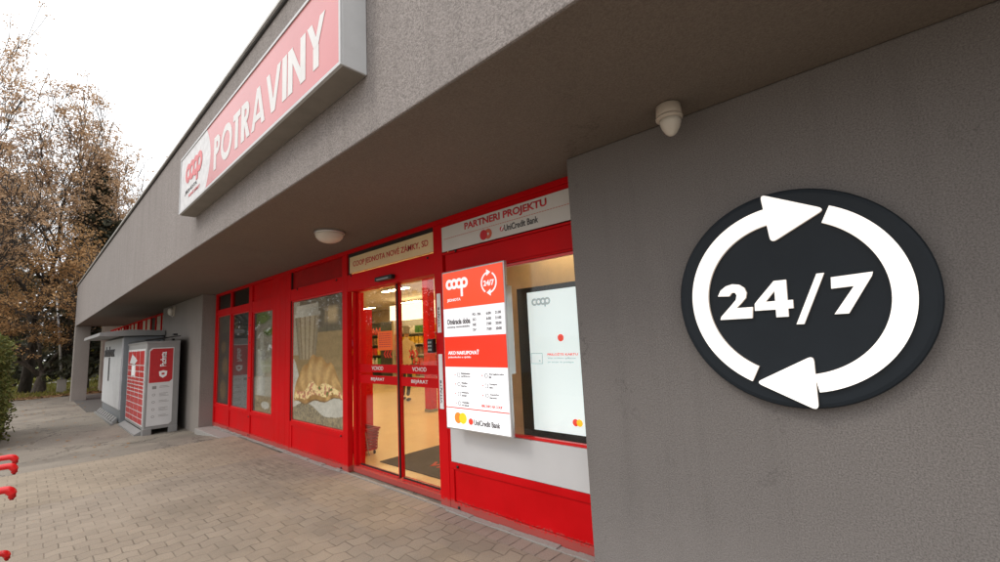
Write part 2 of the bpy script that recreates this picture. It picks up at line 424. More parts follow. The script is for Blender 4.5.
def poster(name, x0, x1, z0, z1, y, fn, nx, nz, parent=None, mat='print'):
    vs = []; fs = []; cols = []
    for j in range(nz + 1):
        for i in range(nx + 1):
            u, v = i / nx, j / nz
            vs.append((x0 + (x1 - x0) * u, y, z0 + (z1 - z0) * v)); cols.append(fn(u, v))
    for j in range(nz):
        for i in range(nx):
            a = j * (nx + 1) + i; fs.append((a, a + 1, a + nx + 2, a + nx + 1))
    n0 = len(vs)   # thin backing so that the sheet has thickness
    vs += [(x0, y + .003, z0), (x1, y + .003, z0), (x1, y + .003, z1), (x0, y + .003, z1)]; cols += [(.5, .5, .5)] * 4
    fs += [(n0 + 3, n0 + 2, n0 + 1, n0)]
    c = [0, nx, (nz + 1) * (nx + 1) - 1, nz * (nx + 1)]
    for k in range(4): fs.append((c[(k + 1) % 4], c[k], n0 + k, n0 + (k + 1) % 4))
    me = bpy.data.meshes.new(name); me.from_pydata(vs, [], fs)
    at = me.color_attributes.new('Col', 'FLOAT_COLOR', 'POINT')
    for i, cc in enumerate(cols): at.data[i].color = (*cc, 1)
    return link(name, me, mat, parent)

def lerp(a, b, t): return tuple(x + (y - x) * t for x, y in zip(a, b))
def ss(a, b, x):
    t = max(0, min(1, (x - a) / (b - a))); return t * t * (3 - 2 * t)
def h2(i, j):
    x = math.sin(i * 127.1 + j * 311.7) * 43758.5453; return x - math.floor(x)
def vn(x, y):
    i, j = math.floor(x), math.floor(y); fx, fy = x - i, y - j
    fx = fx * fx * (3 - 2 * fx); fy = fy * fy * (3 - 2 * fy)
    return (h2(i, j) * (1 - fx) + h2(i + 1, j) * fx) * (1 - fy) + (h2(i, j + 1) * (1 - fx) + h2(i + 1, j + 1) * fx) * fy

# ------------------------------------------------------------------ camera, world, light
cam = bpy.data.cameras.new('camera'); co = bpy.data.objects.new('camera', cam); C.objects.link(co)
cam.sensor_width = 36; cam.lens = 439.3 * 36 / 1000; cam.clip_end = 2000; cam.clip_start = .05
right = Vector((.72927233, .68246108, -.04907898)); up = Vector((.12047776, -.05747042, .99105109)); fwd = Vector((-.67353321, .72865906, .12413297))
mt = Matrix((right, up, -fwd)).transposed().to_4x4(); mt.translation = Vector((0, -2.6752, 1.5))
co.matrix_world = mt; scene.camera = co

w = bpy.data.worlds.new('World'); scene.world = w; w.use_nodes = True; nt = w.node_tree
bg = nt.nodes['Background']
sky = nt.nodes.new('ShaderNodeTexSky'); sky.sky_type = 'NISHITA'; sky.sun_disc = False
SUN_EL, SUN_AZ = R(46), R(205)
sky.sun_elevation = SUN_EL; sky.sun_rotation = SUN_AZ
tc = nt.nodes.new('ShaderNodeTexCoord')
cl = noise(nt, 1.6, 6, .6, vec=tc.outputs['Generated'])
# overcast: nearly closed pale cloud deck over the clear sky
cloud = mixcol(nt, (13.2, 13.3, 13.6), (15.6, 15.5, 15.4), ramp(nt, cl, .3, .7))
sp_ = nt.nodes.new('ShaderNodeSeparateXYZ'); nt.links.new(tc.outputs['Generated'], sp_.inputs[0])
zf = math_n(nt, 'MULTIPLY_ADD', math_n(nt, 'MAXIMUM', sp_.outputs[2], 0), 1.15, .62)      # overcast sky: zenith about three times the horizon
vm = nt.nodes.new('ShaderNodeVectorMath'); vm.operation = 'SCALE'; nt.links.new(cloud, vm.inputs[0]); nt.links.new(zf, vm.inputs['Scale'])
colr = mixcol(nt, sky.outputs[0], vm.outputs[0], .96)
nt.links.new(colr, bg.inputs[0]); bg.inputs[1].default_value = .11
sun = bpy.data.lights.new('sun', 'SUN'); so = bpy.data.objects.new('sun', sun); C.objects.link(so)
sun.energy = .9; sun.angle = R(14); sun.color = (1, .93, .82)
sd = Vector((math.sin(SUN_AZ) * math.cos(SUN_EL), math.cos(SUN_AZ) * math.cos(SUN_EL), math.sin(SUN_EL)))
so.rotation_euler = sd.to_track_quat('Z', 'Y').to_euler()

# ------------------------------------------------------------------ ground
def gz(x):
    if x > -8.9: return 0.0
    if x > -10.9: return -.12 * ss(-8.9, -10.9, x)
    return -.12 + .02 * ss(-11, -20, x)
xs = [200, 60, 20, 8, 4, 0, -4, -8, -8.9] + [-8.9 - .2 * k for k in range(1, 11)] + [-12, -14, -17, -20, -24, -26, -30, -36, -45, -60, -90, -150, -300]
ys = [-200, -80, -40, -20, -12, -8, -5, -3, -1.5, -.3, .0, .3, 3, 12, 40, 100, 250]
bm = bmesh.new(); G = [[bm.verts.new((x, y, gz(x) - .008)) for y in ys] for x in xs]
for i in range(len(xs) - 1):
    for j in range(len(ys) - 1): bm.faces.new((G[i][j], G[i][j + 1], G[i + 1][j + 1], G[i + 1][j]))
mb = MB(); mb.bm.free(); mb.bm = bm
tag(mb.build('ground', 'ground', fix=False), kind='structure')
for p in bpy.data.objects['ground'].data.polygons:
    if p.normal.z < 0: p.flip()
def sheet(name, x0, x1, y0, y1, z, mat, t=.006):
    return tag(MB().box(x0, x1, y0, y1, z - t, z).build(name, mat), kind='structure')
sheet('pavement', -6.8, 9, -9, -.215, 0, 'paver', .0065)
sheet('pavement_lit_strip', -8.9, -6.803, -9, -.103, .0, 'paver_lit', .0065)  # strip of the same paving, coloured as if better lit
sheet('pavement_edging', -6.8, 9, -.212, -.0, .001, 'paver_edge', .0065)
sheet('asphalt_patch', -25.6, -17.9, -1.35, -.1, gz(-22) - .002, 'asph_repair', .02)
# light mortar fillet where paving meets the shopfront
mb = MB()
for k in range(60):
    x = -10.4 + 9.0 * k / 60; w_ = .03 + .025 * vn(k * .4, 3)
    if -5.1 < x < -3.3: w_ = .018
    mb.box(x, x + .1495, -.02 - w_, -.0105 , .002, .006 + .012 * h2(k, 7))
tag(mb.build('mortar_fillet', 'concrete'), kind='structure')
# far path and road
sheet('path', -43, -41, -60, 60, -.09, 'concrete', .006)
sheet('road', -95, -72, -150, 150, -.08, 'concrete', .006)
mb = MB(); mb.box(-10.6, -8.75, -.30, -.012, -.2, -.004, .012)
tag(mb.build('step', 'concrete'), kind='structure')

# fallen leaves along the asphalt edge (uncountable litter)
random.seed(5); mb = MB()
def leafquad(bm, p, s, nrm=None):
    a = Vector((random.uniform(-1, 1), random.uniform(-1, 1), random.uniform(-1, 1))).normalized()
    b = (nrm or Vector((random.uniform(-1, 1), random.uniform(-1, 1), random.uniform(-1, 1)))).cross(a)
    if b.length < .1: return
    b.normalize()
    vs = [bm.verts.new(p + a * s), bm.verts.new(p + b * s * .45), bm.verts.new(p - a * s), bm.verts.new(p - b * s * .45)]
    bm.faces.new(vs)
for k in range(5200):
    x = -26.2 - abs(random.gauss(0, 2.4)); y = random.uniform(-9, 6)
    p = Vector((x, y, gz(x) + .015)); a = random.uniform(0, 2 * PI); s = random.uniform(.05, .12)
    u_ = Vector((math.cos(a), math.sin(a), random.uniform(-.3, .3))) * s; v_ = Vector((-math.sin(a), math.cos(a), random.uniform(-.3, .3))) * s * .6
    mb.bm.faces.new([mb.bm.verts.new(p + u_), mb.bm.verts.new(p + v_), mb.bm.verts.new(p - u_), mb.bm.verts.new(p - v_)])
for k in range(260):
    x = random.uniform(-26, -9.2); y = random.uniform(-2.9, -1.2) if random.random() < .7 else random.uniform(-6, -2.4)
    p = Vector((x, y, gz(x) + .006)); a = random.uniform(0, 2 * PI); s = random.uniform(.02, .045)
    u_ = Vector((math.cos(a), math.sin(a), .1)) * s; v_ = Vector((-math.sin(a), math.cos(a), .2)) * s * .6
    mb.bm.faces.new([mb.bm.verts.new(p + u_), mb.bm.verts.new(p + v_), mb.bm.verts.new(p - u_), mb.bm.verts.new(p - v_)])
tag(mb.build('fallen_leaves', 'litter', fix=False), 'brown fallen leaves scattered on grass and asphalt edge', kind='stuff')
# grass blades on the verge
random.seed(6); mb = MB()
for k in range(14000):
    x = -27.5 - random.random() ** 1.5 * 30; y = random.uniform(-7, 6)
    p = Vector((x, y, gz(x) - .01)); a = random.uniform(0, PI); hh = random.uniform(.06, .16)
    u_ = Vector((math.cos(a), math.sin(a), 0)) * .03
    mb.bm.faces.new([mb.bm.verts.new(p - u_), mb.bm.verts.new(p + u_), mb.bm.verts.new(p + Vector((random.uniform(-.05, .05), random.uniform(-.05, .05), hh)))])
tag(mb.build('grass', 'leaf_yellowgreen', fix=False), 'patchy green grass on the verge under the trees', kind='stuff')

# ------------------------------------------------------------------ shop building
H = 2.654; T = 4.183; FY = -1.431; XE = -23.3; XR = 9.0
bld = thing('shop_building', 'low grey stucco supermarket with deep canopy over a red metal shopfront', 'building')
# canopy fascia (front face with slight joint grooves is one mesh)
mb = MB(); mb.box(XE, XR, FY, FY + .22, H - .001, T, .008); mb.box(XE, XE + .22, FY + .224, 11, H, T)
can = mb.build('canopy_fascia', 'fascia', bld)
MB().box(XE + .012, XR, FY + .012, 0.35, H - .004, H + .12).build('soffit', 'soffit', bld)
MB().box(XE - 4.2, XR, FY + .22, 12, T - .25, T - .05).build('roof', 'coping_dark', bld)
mb = MB()
xx = XE - .03; k = 0
while xx < XR:
    x2 = min(xx + 2.4, XR); mb.box(xx, x2 - .006, FY - .035, FY + .26, T + .012, T + .04); xx = x2
mb.build('coping', 'coping', can)
MB().box(XE - .015, XR, FY - .016, FY + .22, T - .008, T + .011).build('drip_edge', 'coping_dark', can)
# walls
MB().box(-1.56, XR, -.28, .3, -.3, H - .005, .012).build('wall', 'wallr', bld)['label'] = 'grey stucco wall that carries the round sign'
MB().box(-14.35, -10.57, -.25, .3, -.4, H - .005, .01).build('wall', 'wing', bld)['label'] = 'projecting grey wall between the parcel lockers and the red shopfront'
MB().box(-28.2, -27.4, -.25, .45, -.4, 4.0, .01).build('wall', 'beige_wall', bld)['label'] = 'pale concrete end wall behind the far column'
MB().box(-23.45, -22.9, FY + .001, FY + .42, -.4, H - .006, .01).build('column', 'column', bld)
MB().box(-28, 9, 11.6, 11.9, -.4, T - .3).build('wall', 'wing', bld)['label'] = 'rear wall'

# shopfront frame -------------------------------------------------------------
def frame_piece(boxes, name='shopfront_frame', mat='red', parent=bld, bev=.004):
    m = MB()
    for b in boxes: m.box(*b, bev) if len(b) == 6 else m.box(*b)
    return m.build(name, mat, parent)
F = []
yf = -.01; yb = .06
for x0, x1 in ((-10.57, -10.48), (-9.60, -9.53), (-8.56, -8.40), (-7.45, -7.302), (-7.298, -7.142), (-7.138, -6.912), (-6.908, -6.75), (-5.16, -5.04), (-3.33, -3.20)):
    F.append((x0, x1, yf, yb, 0, 2.60))
F.append((-10.57, -1.40, yf - .002, yb, 2.601, H - .006))       # head
bays = [(-10.48, -9.60), (-9.53, -8.56), (-8.40, -7.45), (-6.75, -5.16)]
for x0, x1 in bays:
    F.append((x0 + .0005, x1 - .0005, yf + .004, yb, 0, .07)); F.append((x0 + .0005, x1 - .0005, yf + .004, yb, .375, .435))
F += [(-10.4795, -9.6005, yf + .004, yb, 2.19, 2.31), (-9.5295, -8.5605, yf + .004, yb, 2.17, 2.30), (-8.3995, -7.4505, yf + .004, yb, 2.12, 2.31), (-6.7495, -5.1605, yf + .004, yb, 2.17, 2.34)]
F += [(-5.0395, -3.3305, yf + .003, yb + .09, 2.13, 2.335)]     # door header
F += [(-5.04, -4.99, yb + .001, .19, .0, 2.129), (-3.385, -3.33, yb + .001, .19, .0, 2.129)]
F += [(-3.1995, -1.40, yf + .004, yb, 0, .07), (-3.1995, -1.40, yf + .004, yb, .345, .405), (-3.1995, -1.40, yf + .004, yb, 2.09, 2.105), (-3.1995, -1.40, yf + .004, yb, 2.29, 2.31), (-3.1995, -1.40, yf + .004, yb, 2.555, 2.6)]
F += [(-3.1995, -3.14, yf + .004, yb, .071, .344)]
F += [(-6.7495, -6.68, yf + .004, yb, .071, .374), (-5.23, -5.1605, yf + .004, yb, .071, .374)]
F += [(-3.1995, -3.17, yf + .005, yb, .406, 2.089)]
fr = frame_piece(F)
P = []
for x0, x1 in bays + [(-3.14, -1.40)]:
    P.append((x0 + .004, x1 - .004, .006, .05, .074, .372 if x1 < -2 else .342))
P += [(-8.396, -7.454, .02, .05, 2.314, 2.598), (-3.17, -1.40, .004, .05, 2.108, 2.287)]
for b_ in P: frame_piece([b_], 'infill_panel', 'red', bld, .002)
frame_piece([(-6.746, -5.164, .028, .05, 2.343, 2.598)], 'transom_panel', 'red_dark', bld, .002)
for b_ in ((-10.476, -9.604, .02, .05, 2.313, 2.598), (-9.526, -8.564, .02, .05, 2.303, 2.598)): frame_piece([b_], 'transom_panel', 'glass_dark', bld)
MB().box(-10.56, -8.41, .06, .08, 2.2, 2.6).build('transom_backing', 'black', bld)
# dark seams behind the joints of the wide post and recesses
MB().box(-7.46, -6.74, .002, .058, .02, 2.6).build('joint_backing', 'seam', bld)
MB().box(-3.19, -1.36, .062, .075, 2.10, 2.64).build('light_leak_stop', 'seam', bld)  # added unseen sheet that keeps the hidden lamp from shining through the gap
MB().box(-3.17, -1.40, -.004, .05, .408, .70, .002).build('white_panel', 'white_panel', bld)
# bolts
mb = MB()
for x, z in ((-5.2, .40), (-5.2, .03), (-3.08, .375), (-3.08, .035), (-1.63, .375), (-1.63, .035), (-6.5, 2.32), (-5.3, 2.31), (-4.93, 2.315), (-3.42, 2.3), (-3.0, 2.298), (-9.56, .05), (-8.45, .05), (-8.45, 1.9), (-8.45, 1.6), (-8.45, 1.0), (-8.45, .35)):
    mb.lathe([(.012, 0), (.012, -.006), (.006, -.010)], x, -.012, z, 10, 'y')
mb.build('bolt', 'black', fr, True)
# windows: panes
def window(x0, x1, z0, z1, y=.018, mat='glass'):
    f = MB()
    for b in ((x0, x1, y - .006, y + .03, z0, z0 + .02), (x0, x1, y - .006, y + .03, z1 - .02, z1), (x0, x0 + .02, y - .006, y + .03, z0 + .0205, z1 - .0205), (x1 - .02, x1, y - .006, y + .03, z0 + .0205, z1 - .0205)): f.box(*b)
    wf = f.build('window', 'red_plastic', bld)
    MB().box(x0 + .021, x1 - .021, y, y + .006, z0 + .021, z1 - .021).build('pane', mat, wf)
    return wf
window(-10.479, -9.601, .436, 2.189)
window(-9.529, -8.561, .436, 2.169)
window(-8.399, -7.451, .436, 2.119)
window(-6.749, -5.161, .436, 2.169)
window(-3.169, -1.40, .702, 2.088)
# far shopfront section beyond the grey wall
ff = MB()
for k in range(17):
    x = -27.3 + k * .8
    ff.box(x, x + .09, -.01, .06, -.2, 2.6)
ff.box(-27.3, -14.36, -.014, .06, 2.601, H - .006); ff.box(-27.3, -14.36, -.013, .06, 2.05, 2.10); ff.box(-27.3, -14.36, -.013, .06, -.2, .5)
ff.build('shopfront_frame', 'red', bld)
for k in range(16):
    x = -27.21 + k * .8
    if k in (0, 5, 9): mat_ = 'red_dark'
    elif k in (12,): mat_ = 'black'
    else: mat_ = 'curtain'
    MB().box(x + .002 + (.25 if mat_ == 'curtain' and k % 3 == 0 else 0), x + .706, .02, .05, 2.102, 2.599).build('transom_panel', mat_, bld)
    MB().box(x + .002, x + .706, .02, .04, .502, 2.048).build('pane', 'glass_dark', bld)
MB().box(-27.3, -14.36, .07, .1, -.2, 2.6).build('window_backing', 'black', bld)

# automatic sliding door
def leaf(x0, x1, y):
    m = MB()
    m.box(x0, x0 + .022, y, y + .04, .09, 2.125); m.box(x1 - .055, x1, y, y + .04, .09, 2.125) if x1 < -4 else m.box(x1 - .022, x1, y, y + .04, .09, 2.125)
    o = m.build('sliding_door', 'red', bld)
    MB().box(x0 + .0225, x1 - .0555 if x1 < -4 else x1 - .0225, y - .002, y + .038, .062, .0745).build('bottom_rail', 'red', o)
    MB().box(x0 + .023, x1 - .056 if x1 < -4 else x1 - .023, y + .015, y + .022, .092, 2.124).build('pane', 'glass_door', o)
    m = MB(); m.box(x0 + .023, x1 - .056 if x1 < -4 else x1 - .023, y + .016, y + .021, .075, .0915); m.build('gasket', 'black', o)
    xa, xb = (x0 + .023, x1 - .056) if x1 < -4 else (x0 + .023, x1 - .023)
    m = MB(); m.box(xa, xb, y + .009, y + .0135, 1.155, 1.245); m.box(xa, xb, y + .009, y + .0135, 1.025, 1.118)
    m.build('red_band', 'red', o)
    m = MB(); cx = (xa + xb) / 2
    text_into(m, 'VCHOD', cx - .12, cx + .12, 1.18, 1.225, y + .008, .01)
    text_into(m, 'BEJÁRAT', cx - .14, cx + .14, 1.05, 1.105, y + .008, .01)
    m.build('lettering', 'white_ink', o)
    m = MB()
    sgn = 1 if x1 < -4 else -1; bx = cx + (.13 if sgn > 0 else -.18)
    for q in range(3):
        xq = bx + q * .055
        m.prism([(xq, 1.32), (xq + .03, 1.36), (xq, 1.40), (xq + .018, 1.40), (xq + .05, 1.36), (xq + .018, 1.32)] if sgn < 0 else
                [(xq + .05, 1.32), (xq + .02, 1.36), (xq + .05, 1.40), (xq + .032, 1.40), (xq, 1.36), (xq + .032, 1.32)], 'y', y + .0135, y + .011)
    m.build('chevron_sticker', 'red_plastic', o)
    return o
leaf(-4.985, -4.105, .10)
leaf(-4.10, -3.39, .085)
MB().box(-4.103, -4.086, .07, .098, .09, 2.125).build('door_gasket', 'black', bld)
MB().box(-5.03, -3.34, .055, .20, .0, .06, .004).build('door_threshold', 'red', bld)
# strip sticker on the right door post (lettering reads upwards)
m = tag(MB().box(-3.295, -3.24, -.016, -.011, 1.56, 1.93).build('sticker', 'white_ink'), 'white vertical strip sticker on the red post, above the small black button box', 'sticker')
t = MB(); text_into(t, 'VITAJTE', .05, .24, .012, .038, 0, .02, frame=(Vector((-3.2425, -.0165, 1.56)), Vector((0, 0, 1)), Vector((-1, 0, 0)))); t.build('lettering', 'sign_dark_text', m)
m = tag(MB().box(-3.295, -3.24, -.016, -.011, .86, 1.36).build('sticker', 'white_ink'), 'longer white vertical strip sticker on the red post, below the black button box', 'sticker')
t = MB(); text_into(t, 'VITAJTE', .05, .26, .012, .038, 0, .02, frame=(Vector((-3.2425, -.0165, .86)), Vector((0, 0, 1)), Vector((-1, 0, 0)))); t.build('lettering', 'sign_dark_text', m)
# button box
bb = thing('button_box', 'small black keypad box on the red post beside the sliding door', 'keypad', (-3.36, -.01, 1.37))
MB().box(-3.41, -3.33, -.055, -.0105, 1.375, 1.505, .006).build('housing', 'black', bb)
t = MB()
for q in range(3):
    for p in range(2): t.box(-3.395 + p * .03, -3.377 + p * .03, -.058, -.0555, 1.395 + q * .034, 1.414 + q * .034)
t.build('button', 'alu', bb)
# door sensor
sb = thing('door_sensor', 'black motion sensor above the sliding door', 'sensor', (-4.16, -.01, 2.2))
MB().box(-4.32, -3.99, -.065, -.0105, 2.165, 2.215, .012).build('housing', 'black', sb)
MB().box(-4.27, -4.04, -.070, -.0655, 2.172, 2.190).build('lens', 'grey_metal', sb)
# orange notice
m = tag(MB().box(-4.51, -4.215, .086, .0885, 1.405, 1.62).build('notice', 'notice'), 'orange paper notice taped on the left sliding door', 'notice')
t = MB()
random.seed(2)
for q in range(7):
    z = 1.585 - q * .024
    xx = -4.48
    while xx < -4.25:
        L_ = random.uniform(.015, .04); t.box(xx, min(xx + L_, -4.245), .0845, .0858, z, z + .009); xx += L_ + .012
t.build('lettering', 'sign_red_text', m)

# ------------------------------------------------------------------ fixed signs
# cream sign over the door
s = thing('name_sign', 'cream panel with red lettering COOP JEDNOTA NOVE ZAMKY above the sliding door', 'sign', (-4.17, -.01, 2.34))
MB().box(-4.985, -3.335, .001, .02, 2.352, 2.55).build('panel', 'cream_sign', s)
MB().box(-5.038, -4.99, .012, .03, 2.337, 2.599).box(-4.9895, -3.3305, .012, .03, 2.551, 2.599).build('recess', 'black', s)
t = MB(); text_into(t, 'COOP JEDNOTA NOVÉ ZÁMKY, SD', -4.90, -3.42, 2.405, 2.505, 0, .008); t.build('lettering', 'sign_red_text', s)
# partners sign
s = thing('partners_sign', 'white panel reading PARTNERI PROJEKTU above the lit poster box', 'sign', (-2.4, -.02, 2.3))
MB().box(-3.185, -1.40, -.02, -.012, 2.315, 2.553, .002).build('panel', 'white_sign', s)
t = MB(); text_into(t, 'PARTNERI PROJEKTU', -2.86, -1.93, 2.452, 2.532, -.0205, .028); t.build('lettering', 'sign_red_text', s)
t = MB()
xx = -3.15
while xx < -1.42: t.box(xx, xx + .018, -.0225, -.0205, 2.432, 2.436); xx += .026
t.build('dotted_line', 'sign_orange', s)
t = MB(); disc_into(t, -2.62, 2.375, .044, -.0205); t.build('emblem', 'sign_red_text', s)
t = MB(); ring_into(t, -2.565, 2.375, .012, .044, -.0204, .002, -130, 130); t.build('emblem', 'sign_orange', s)
t = MB(); disc_into(t, -2.405, 2.385, .02, -.0205); t.build('emblem', 'sign_red_text', s)
t = MB(); t.prism([(-2.415, 2.372), (-2.398, 2.372), (-2.385, 2.402), (-2.40, 2.402)], 'y', -.0236, -.0245); t.build('emblem_slash', 'white_ink', s)
t = MB(); text_into(t, 'UniCredit Bank', -2.375, -2.02, 2.358, 2.412, -.0205, .014); t.build('lettering', 'sign_dark_text', s)

def coop_logo(mb, x0, x1, z0, z1, y, d=.003):
    """four fat linked round letters c-o-o-p"""
    Wd = x1 - x0; Ht = z1 - z0; r = Wd / 7.0 * 1.12; cz = z1 - r * 1.03
    cxs = [x0 + r + k * (Wd - 2 * r) / 3 for k in range(4)]
    st = r * .56
    ring_into(mb, cxs[0], cz, r - st, r, y, d, 48, 312, 20)
    ring_into(mb, cxs[1], cz, r - st, r, y - .0003, d, 0, 360, 24)
    ring_into(mb, cxs[2], cz, r - st, r, y - .0006, d, 0, 360, 24)
    ring_into(mb, cxs[3], cz, r - st, r, y - .0009, d, 0, 360, 24)
    mb.box(cxs[3] - r, cxs[3] - r + st, y - .0012 - d, y - .0012, z0, cz)

# big POTRAVINY sign on the fascia
s = thing('fascia_sign', 'faded pink and white box sign reading POTRAVINY on the canopy fascia', 'sign', (-3.9, FY, 3.0))
SX0, SX1, SZ0, SZ1, SY = -5.82, -2.1, 3.01, 3.65, -1.585
mb = MB(); mb.box(SX0, SX1, SY, FY - .002, SZ0, SZ1, .006); mb.build('sign_box', 'box_white', s)
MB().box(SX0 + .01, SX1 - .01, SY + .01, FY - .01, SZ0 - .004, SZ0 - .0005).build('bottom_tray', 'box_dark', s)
def curve_x(z):  # curved border between the white logo field and the faded red field
    t_ = (z - SZ0) / (SZ1 - SZ0); return -4.80 + .16 * math.sin(PI * t_) - .10 * (1 - t_) * 0
zz = [SZ0 + .022 + (SZ1 - SZ0 - .044) * k / 14 for k in range(15)]
mb = MB(); mb.prism([(SX1 - .02, zz[0]), (SX1 - .02, zz[-1])] + [(curve_x(z), z) for z in zz[::-1]], 'y', SY - .0005, SY - .003); mb.build('face_panel', 'faded_pink', s)
mb = MB(); mb.prism([(SX0 + .02, zz[-1]), (SX0 + .02, zz[0])] + [(curve_x(z) - .001, z) for z in zz], 'y', SY - .0005, SY - .003); mb.build('face_panel', 'coop_white', s)
fb = MB()
for b in ((SX0, SX1, SY - .01, SY - .0005, SZ0, SZ0 + .02), (SX0, SX1, SY - .01, SY - .0005, SZ1 - .02, SZ1), (SX0, SX0 + .019, SY - .01, SY - .0005, SZ0 + .021, SZ1 - .021), (SX1 - .019, SX1, SY - .01, SY - .0005, SZ0 + .021, SZ1 - .021)): fb.box(*b)
fb.build('edge_trim', 'box_white', s)
# geometric capitals drawn as strokes; coordinates in letter units (height 1)
def bar(p, q, w_=.25):
    """stroke with level ends"""
    if abs(p[1] - q[1]) < 1e-6: return [(p[0], p[1] - w_ / 2), (q[0], q[1] - w_ / 2), (q[0], q[1] + w_ / 2), (p[0], p[1] + w_ / 2)]
    L_ = math.hypot(q[0] - p[0], q[1] - p[1]); hw = w_ / 2 * L_ / abs(q[1] - p[1])
    return [(p[0] - hw, p[1]), (p[0] + hw, p[1]), (q[0] + hw, q[1]), (q[0] - hw, q[1])]
def half_ring(cx, cz, r0, r1, a0, a1, n=12, sx=1.0):
    A = [R(a0 + (a1 - a0) * k / n) for k in range(n + 1)]
    return [(cx + sx * r1 * math.cos(a), cz + r1 * math.sin(a)) for a in A] + [(cx + sx * r0 * math.cos(a), cz + r0 * math.sin(a)) for a in A[::-1]]
bowl = half_ring(.30, .715, .10, .285, -90, 90)
GLY = {'P': ([bar((.1, 0), (.1, 1)), [(.2, .43), (.3, .43), (.3, .615), (.2, .615)], [(.2, .815), (.3, .815), (.3, 1), (.2, 1)], bowl], .60),
 'O': ([half_ring(.5, .5, .31, .51, 0, 180, 24), half_ring(.5, .5, .31, .51, 180, 360, 24)], 1.0),
 'T': ([bar((.3, 0), (.3, .82)), [(0, .82), (.6, .82), (.6, 1), (0, 1)]], .60),
 'R': ([bar((.1, 0), (.1, 1)), [(.2, .43), (.3, .43), (.3, .615), (.2, .615)], [(.2, .815), (.3, .815), (.3, 1), (.2, 1)], bowl, [(.22, .43), (.42, .43), (.66, 0), (.43, 0)]], .66),
 'A': ([[(0, 0), (.21, 0), (.46, .74), (.36, 1)], [(.72, 0), (.93, 0), (.57, 1), (.36, 1), (.46, .74)], [(.27, .17), (.655, .17), (.60, .33), (.325, .33)]], .90),
 'V': ([[(0, 1), (.21, 1), (.45, .30), (.34, 0)], [(.69, 1), (.90, 1), (.56, 0), (.34, 0), (.45, .30)]], .90),
 'I': ([bar((.1, 0), (.1, 1))], .2),
 'N': ([bar((.1, 0), (.1, 1)), bar((.75, 0), (.75, 1)), [(.2, 1), (.2, .68), (.65, 0), (.65, .32)]], .85),
 'Y': ([bar((.4, 0), (.4, .45)), [(.3, .45), (.5, .45), (.22, 1), (0, 1)], [(.3, .45), (.5, .45), (.8, 1), (.58, 1)]], .80)}
t = MB(); wid = {c: GLY[c][1] for c in GLY}; txt = 'POTRAVINY'; gap = .11
tot = sum(wid[c] for c in txt) + gap * (len(txt) - 1); sx_ = 2.22 / tot; pen = -4.51
for c in txt:
    for q_, poly in enumerate(GLY[c][0]): t.prism([(pen + a * sx_, 3.13 + b * .315) for a, b in poly], 'y', SY - .0035, SY - .005 - .0002 * q_)
    pen += (wid[c] + gap) * sx_
t.build('lettering', 'sign_white', s)
t = MB(); coop_logo(t, -5.58, -4.92, 3.22, 3.50, SY - .0035); t.build('logo', 'faded_red', s)
t = MB(); text_into(t, 'JEDNOTA', -5.58, -5.10, 3.165, 3.215, SY - .0035, .01); t.build('lettering', 'sign_dark_text', s)
t = MB(); text_into(t, 'NOVÉ ZÁMKY', -5.42, -4.98, 3.11, 3.15, SY - .0035, .01); t.build('lettering', 'faded_red', s)

# round 24/7 sign
SC = (-.388, 1.61)
s = thing('round_sign', 'dark oval backlit disc with white arrows and 24/7 on the grey wall', 'sign', (SC[0], -.28, SC[1]))
mb = MB(); mb.lathe([(.470, 0), (.478, -.002), (.4905, -.012), (.4905, -.048), (.484, -.057), (.47, -.06)], SC[0], -.282, SC[1], 128, 'y')
mb.build('disc', 'disc', s, False)
for p in bpy.data.objects['disc'].data.polygons: p.use_smooth = abs(p.normal.y) < .9
Y0 = -.3425
def poly_round(pts, r, n=5):
    out = []
    L_ = len(pts)
    for i in range(L_):
        p = Vector(pts[i]); a = Vector(pts[i - 1]); b = Vector(pts[(i + 1) % L_])
        da = (a - p).normalized(); db = (b - p).normalized()
        for k in range(n + 1):
            t_ = k / n; q0 = p + da * r * (1 - t_); q1 = p + db * r * t_
            out.append(tuple(q0 * (1 - t_) + q1 * t_))
    return out
def plate(pts, name):
    a = MB(); a.prism(pts, 'y', Y0, Y0 - .016); o = a.build(name, 'edge_white', s)
    a = MB(); a.prism(pts, 'y', Y0 - .0162, Y0 - .019); f = a.build('lit_face', 'glow_white', o)
def arc_pts(a0, a1, r0=.343, r1=.419, n=48):
    A = [R(a0 + (a1 - a0) * k / n) for k in range(n + 1)]
    return [(SC[0] + r1 * math.cos(a), SC[1] + r1 * math.sin(a)) for a in A] + [(SC[0] + r0 * math.cos(a), SC[1] + r0 * math.sin(a)) for a in A[::-1]]
plate(arc_pts(97, 243.5), 'arrow_arc'); plate(arc_pts(-81, 63.5), 'arrow_arc')
Y0 -= .0004
plate(poly_round([(-.452, 2.098), (-.215, 1.975), (-.432, 1.862)], .028), 'arrow_head')
plate(poly_round([(-.562, 1.230), (-.328, 1.352), (-.335, 1.118)], .028), 'arrow_head')
Y0 += .0004
two = [(-.684, 1.64), (-.670, 1.667), (-.644, 1.686), (-.613, 1.693), (-.584, 1.687), (-.564, 1.67), (-.557, 1.646), (-.563, 1.622), (-.585, 1.598), (-.608, 1.577), (-.538, 1.577), (-.545, 1.525), (-.684, 1.525), (-.679, 1.54), (-.630, 1.590), (-.606, 1.616), (-.600, 1.637), (-.606, 1.651), (-.621, 1.652), (-.634, 1.636)]
plate(two, 'digit')
four_l = [(-.443, 1.688), (-.392, 1.688), (-.396, 1.596), (-.376, 1.596), (-.378, 1.559), (-.398, 1.559), (-.400, 1.523), (-.447, 1.523), (-.446, 1.558), (-.530, 1.558), (-.528, 1.589)]
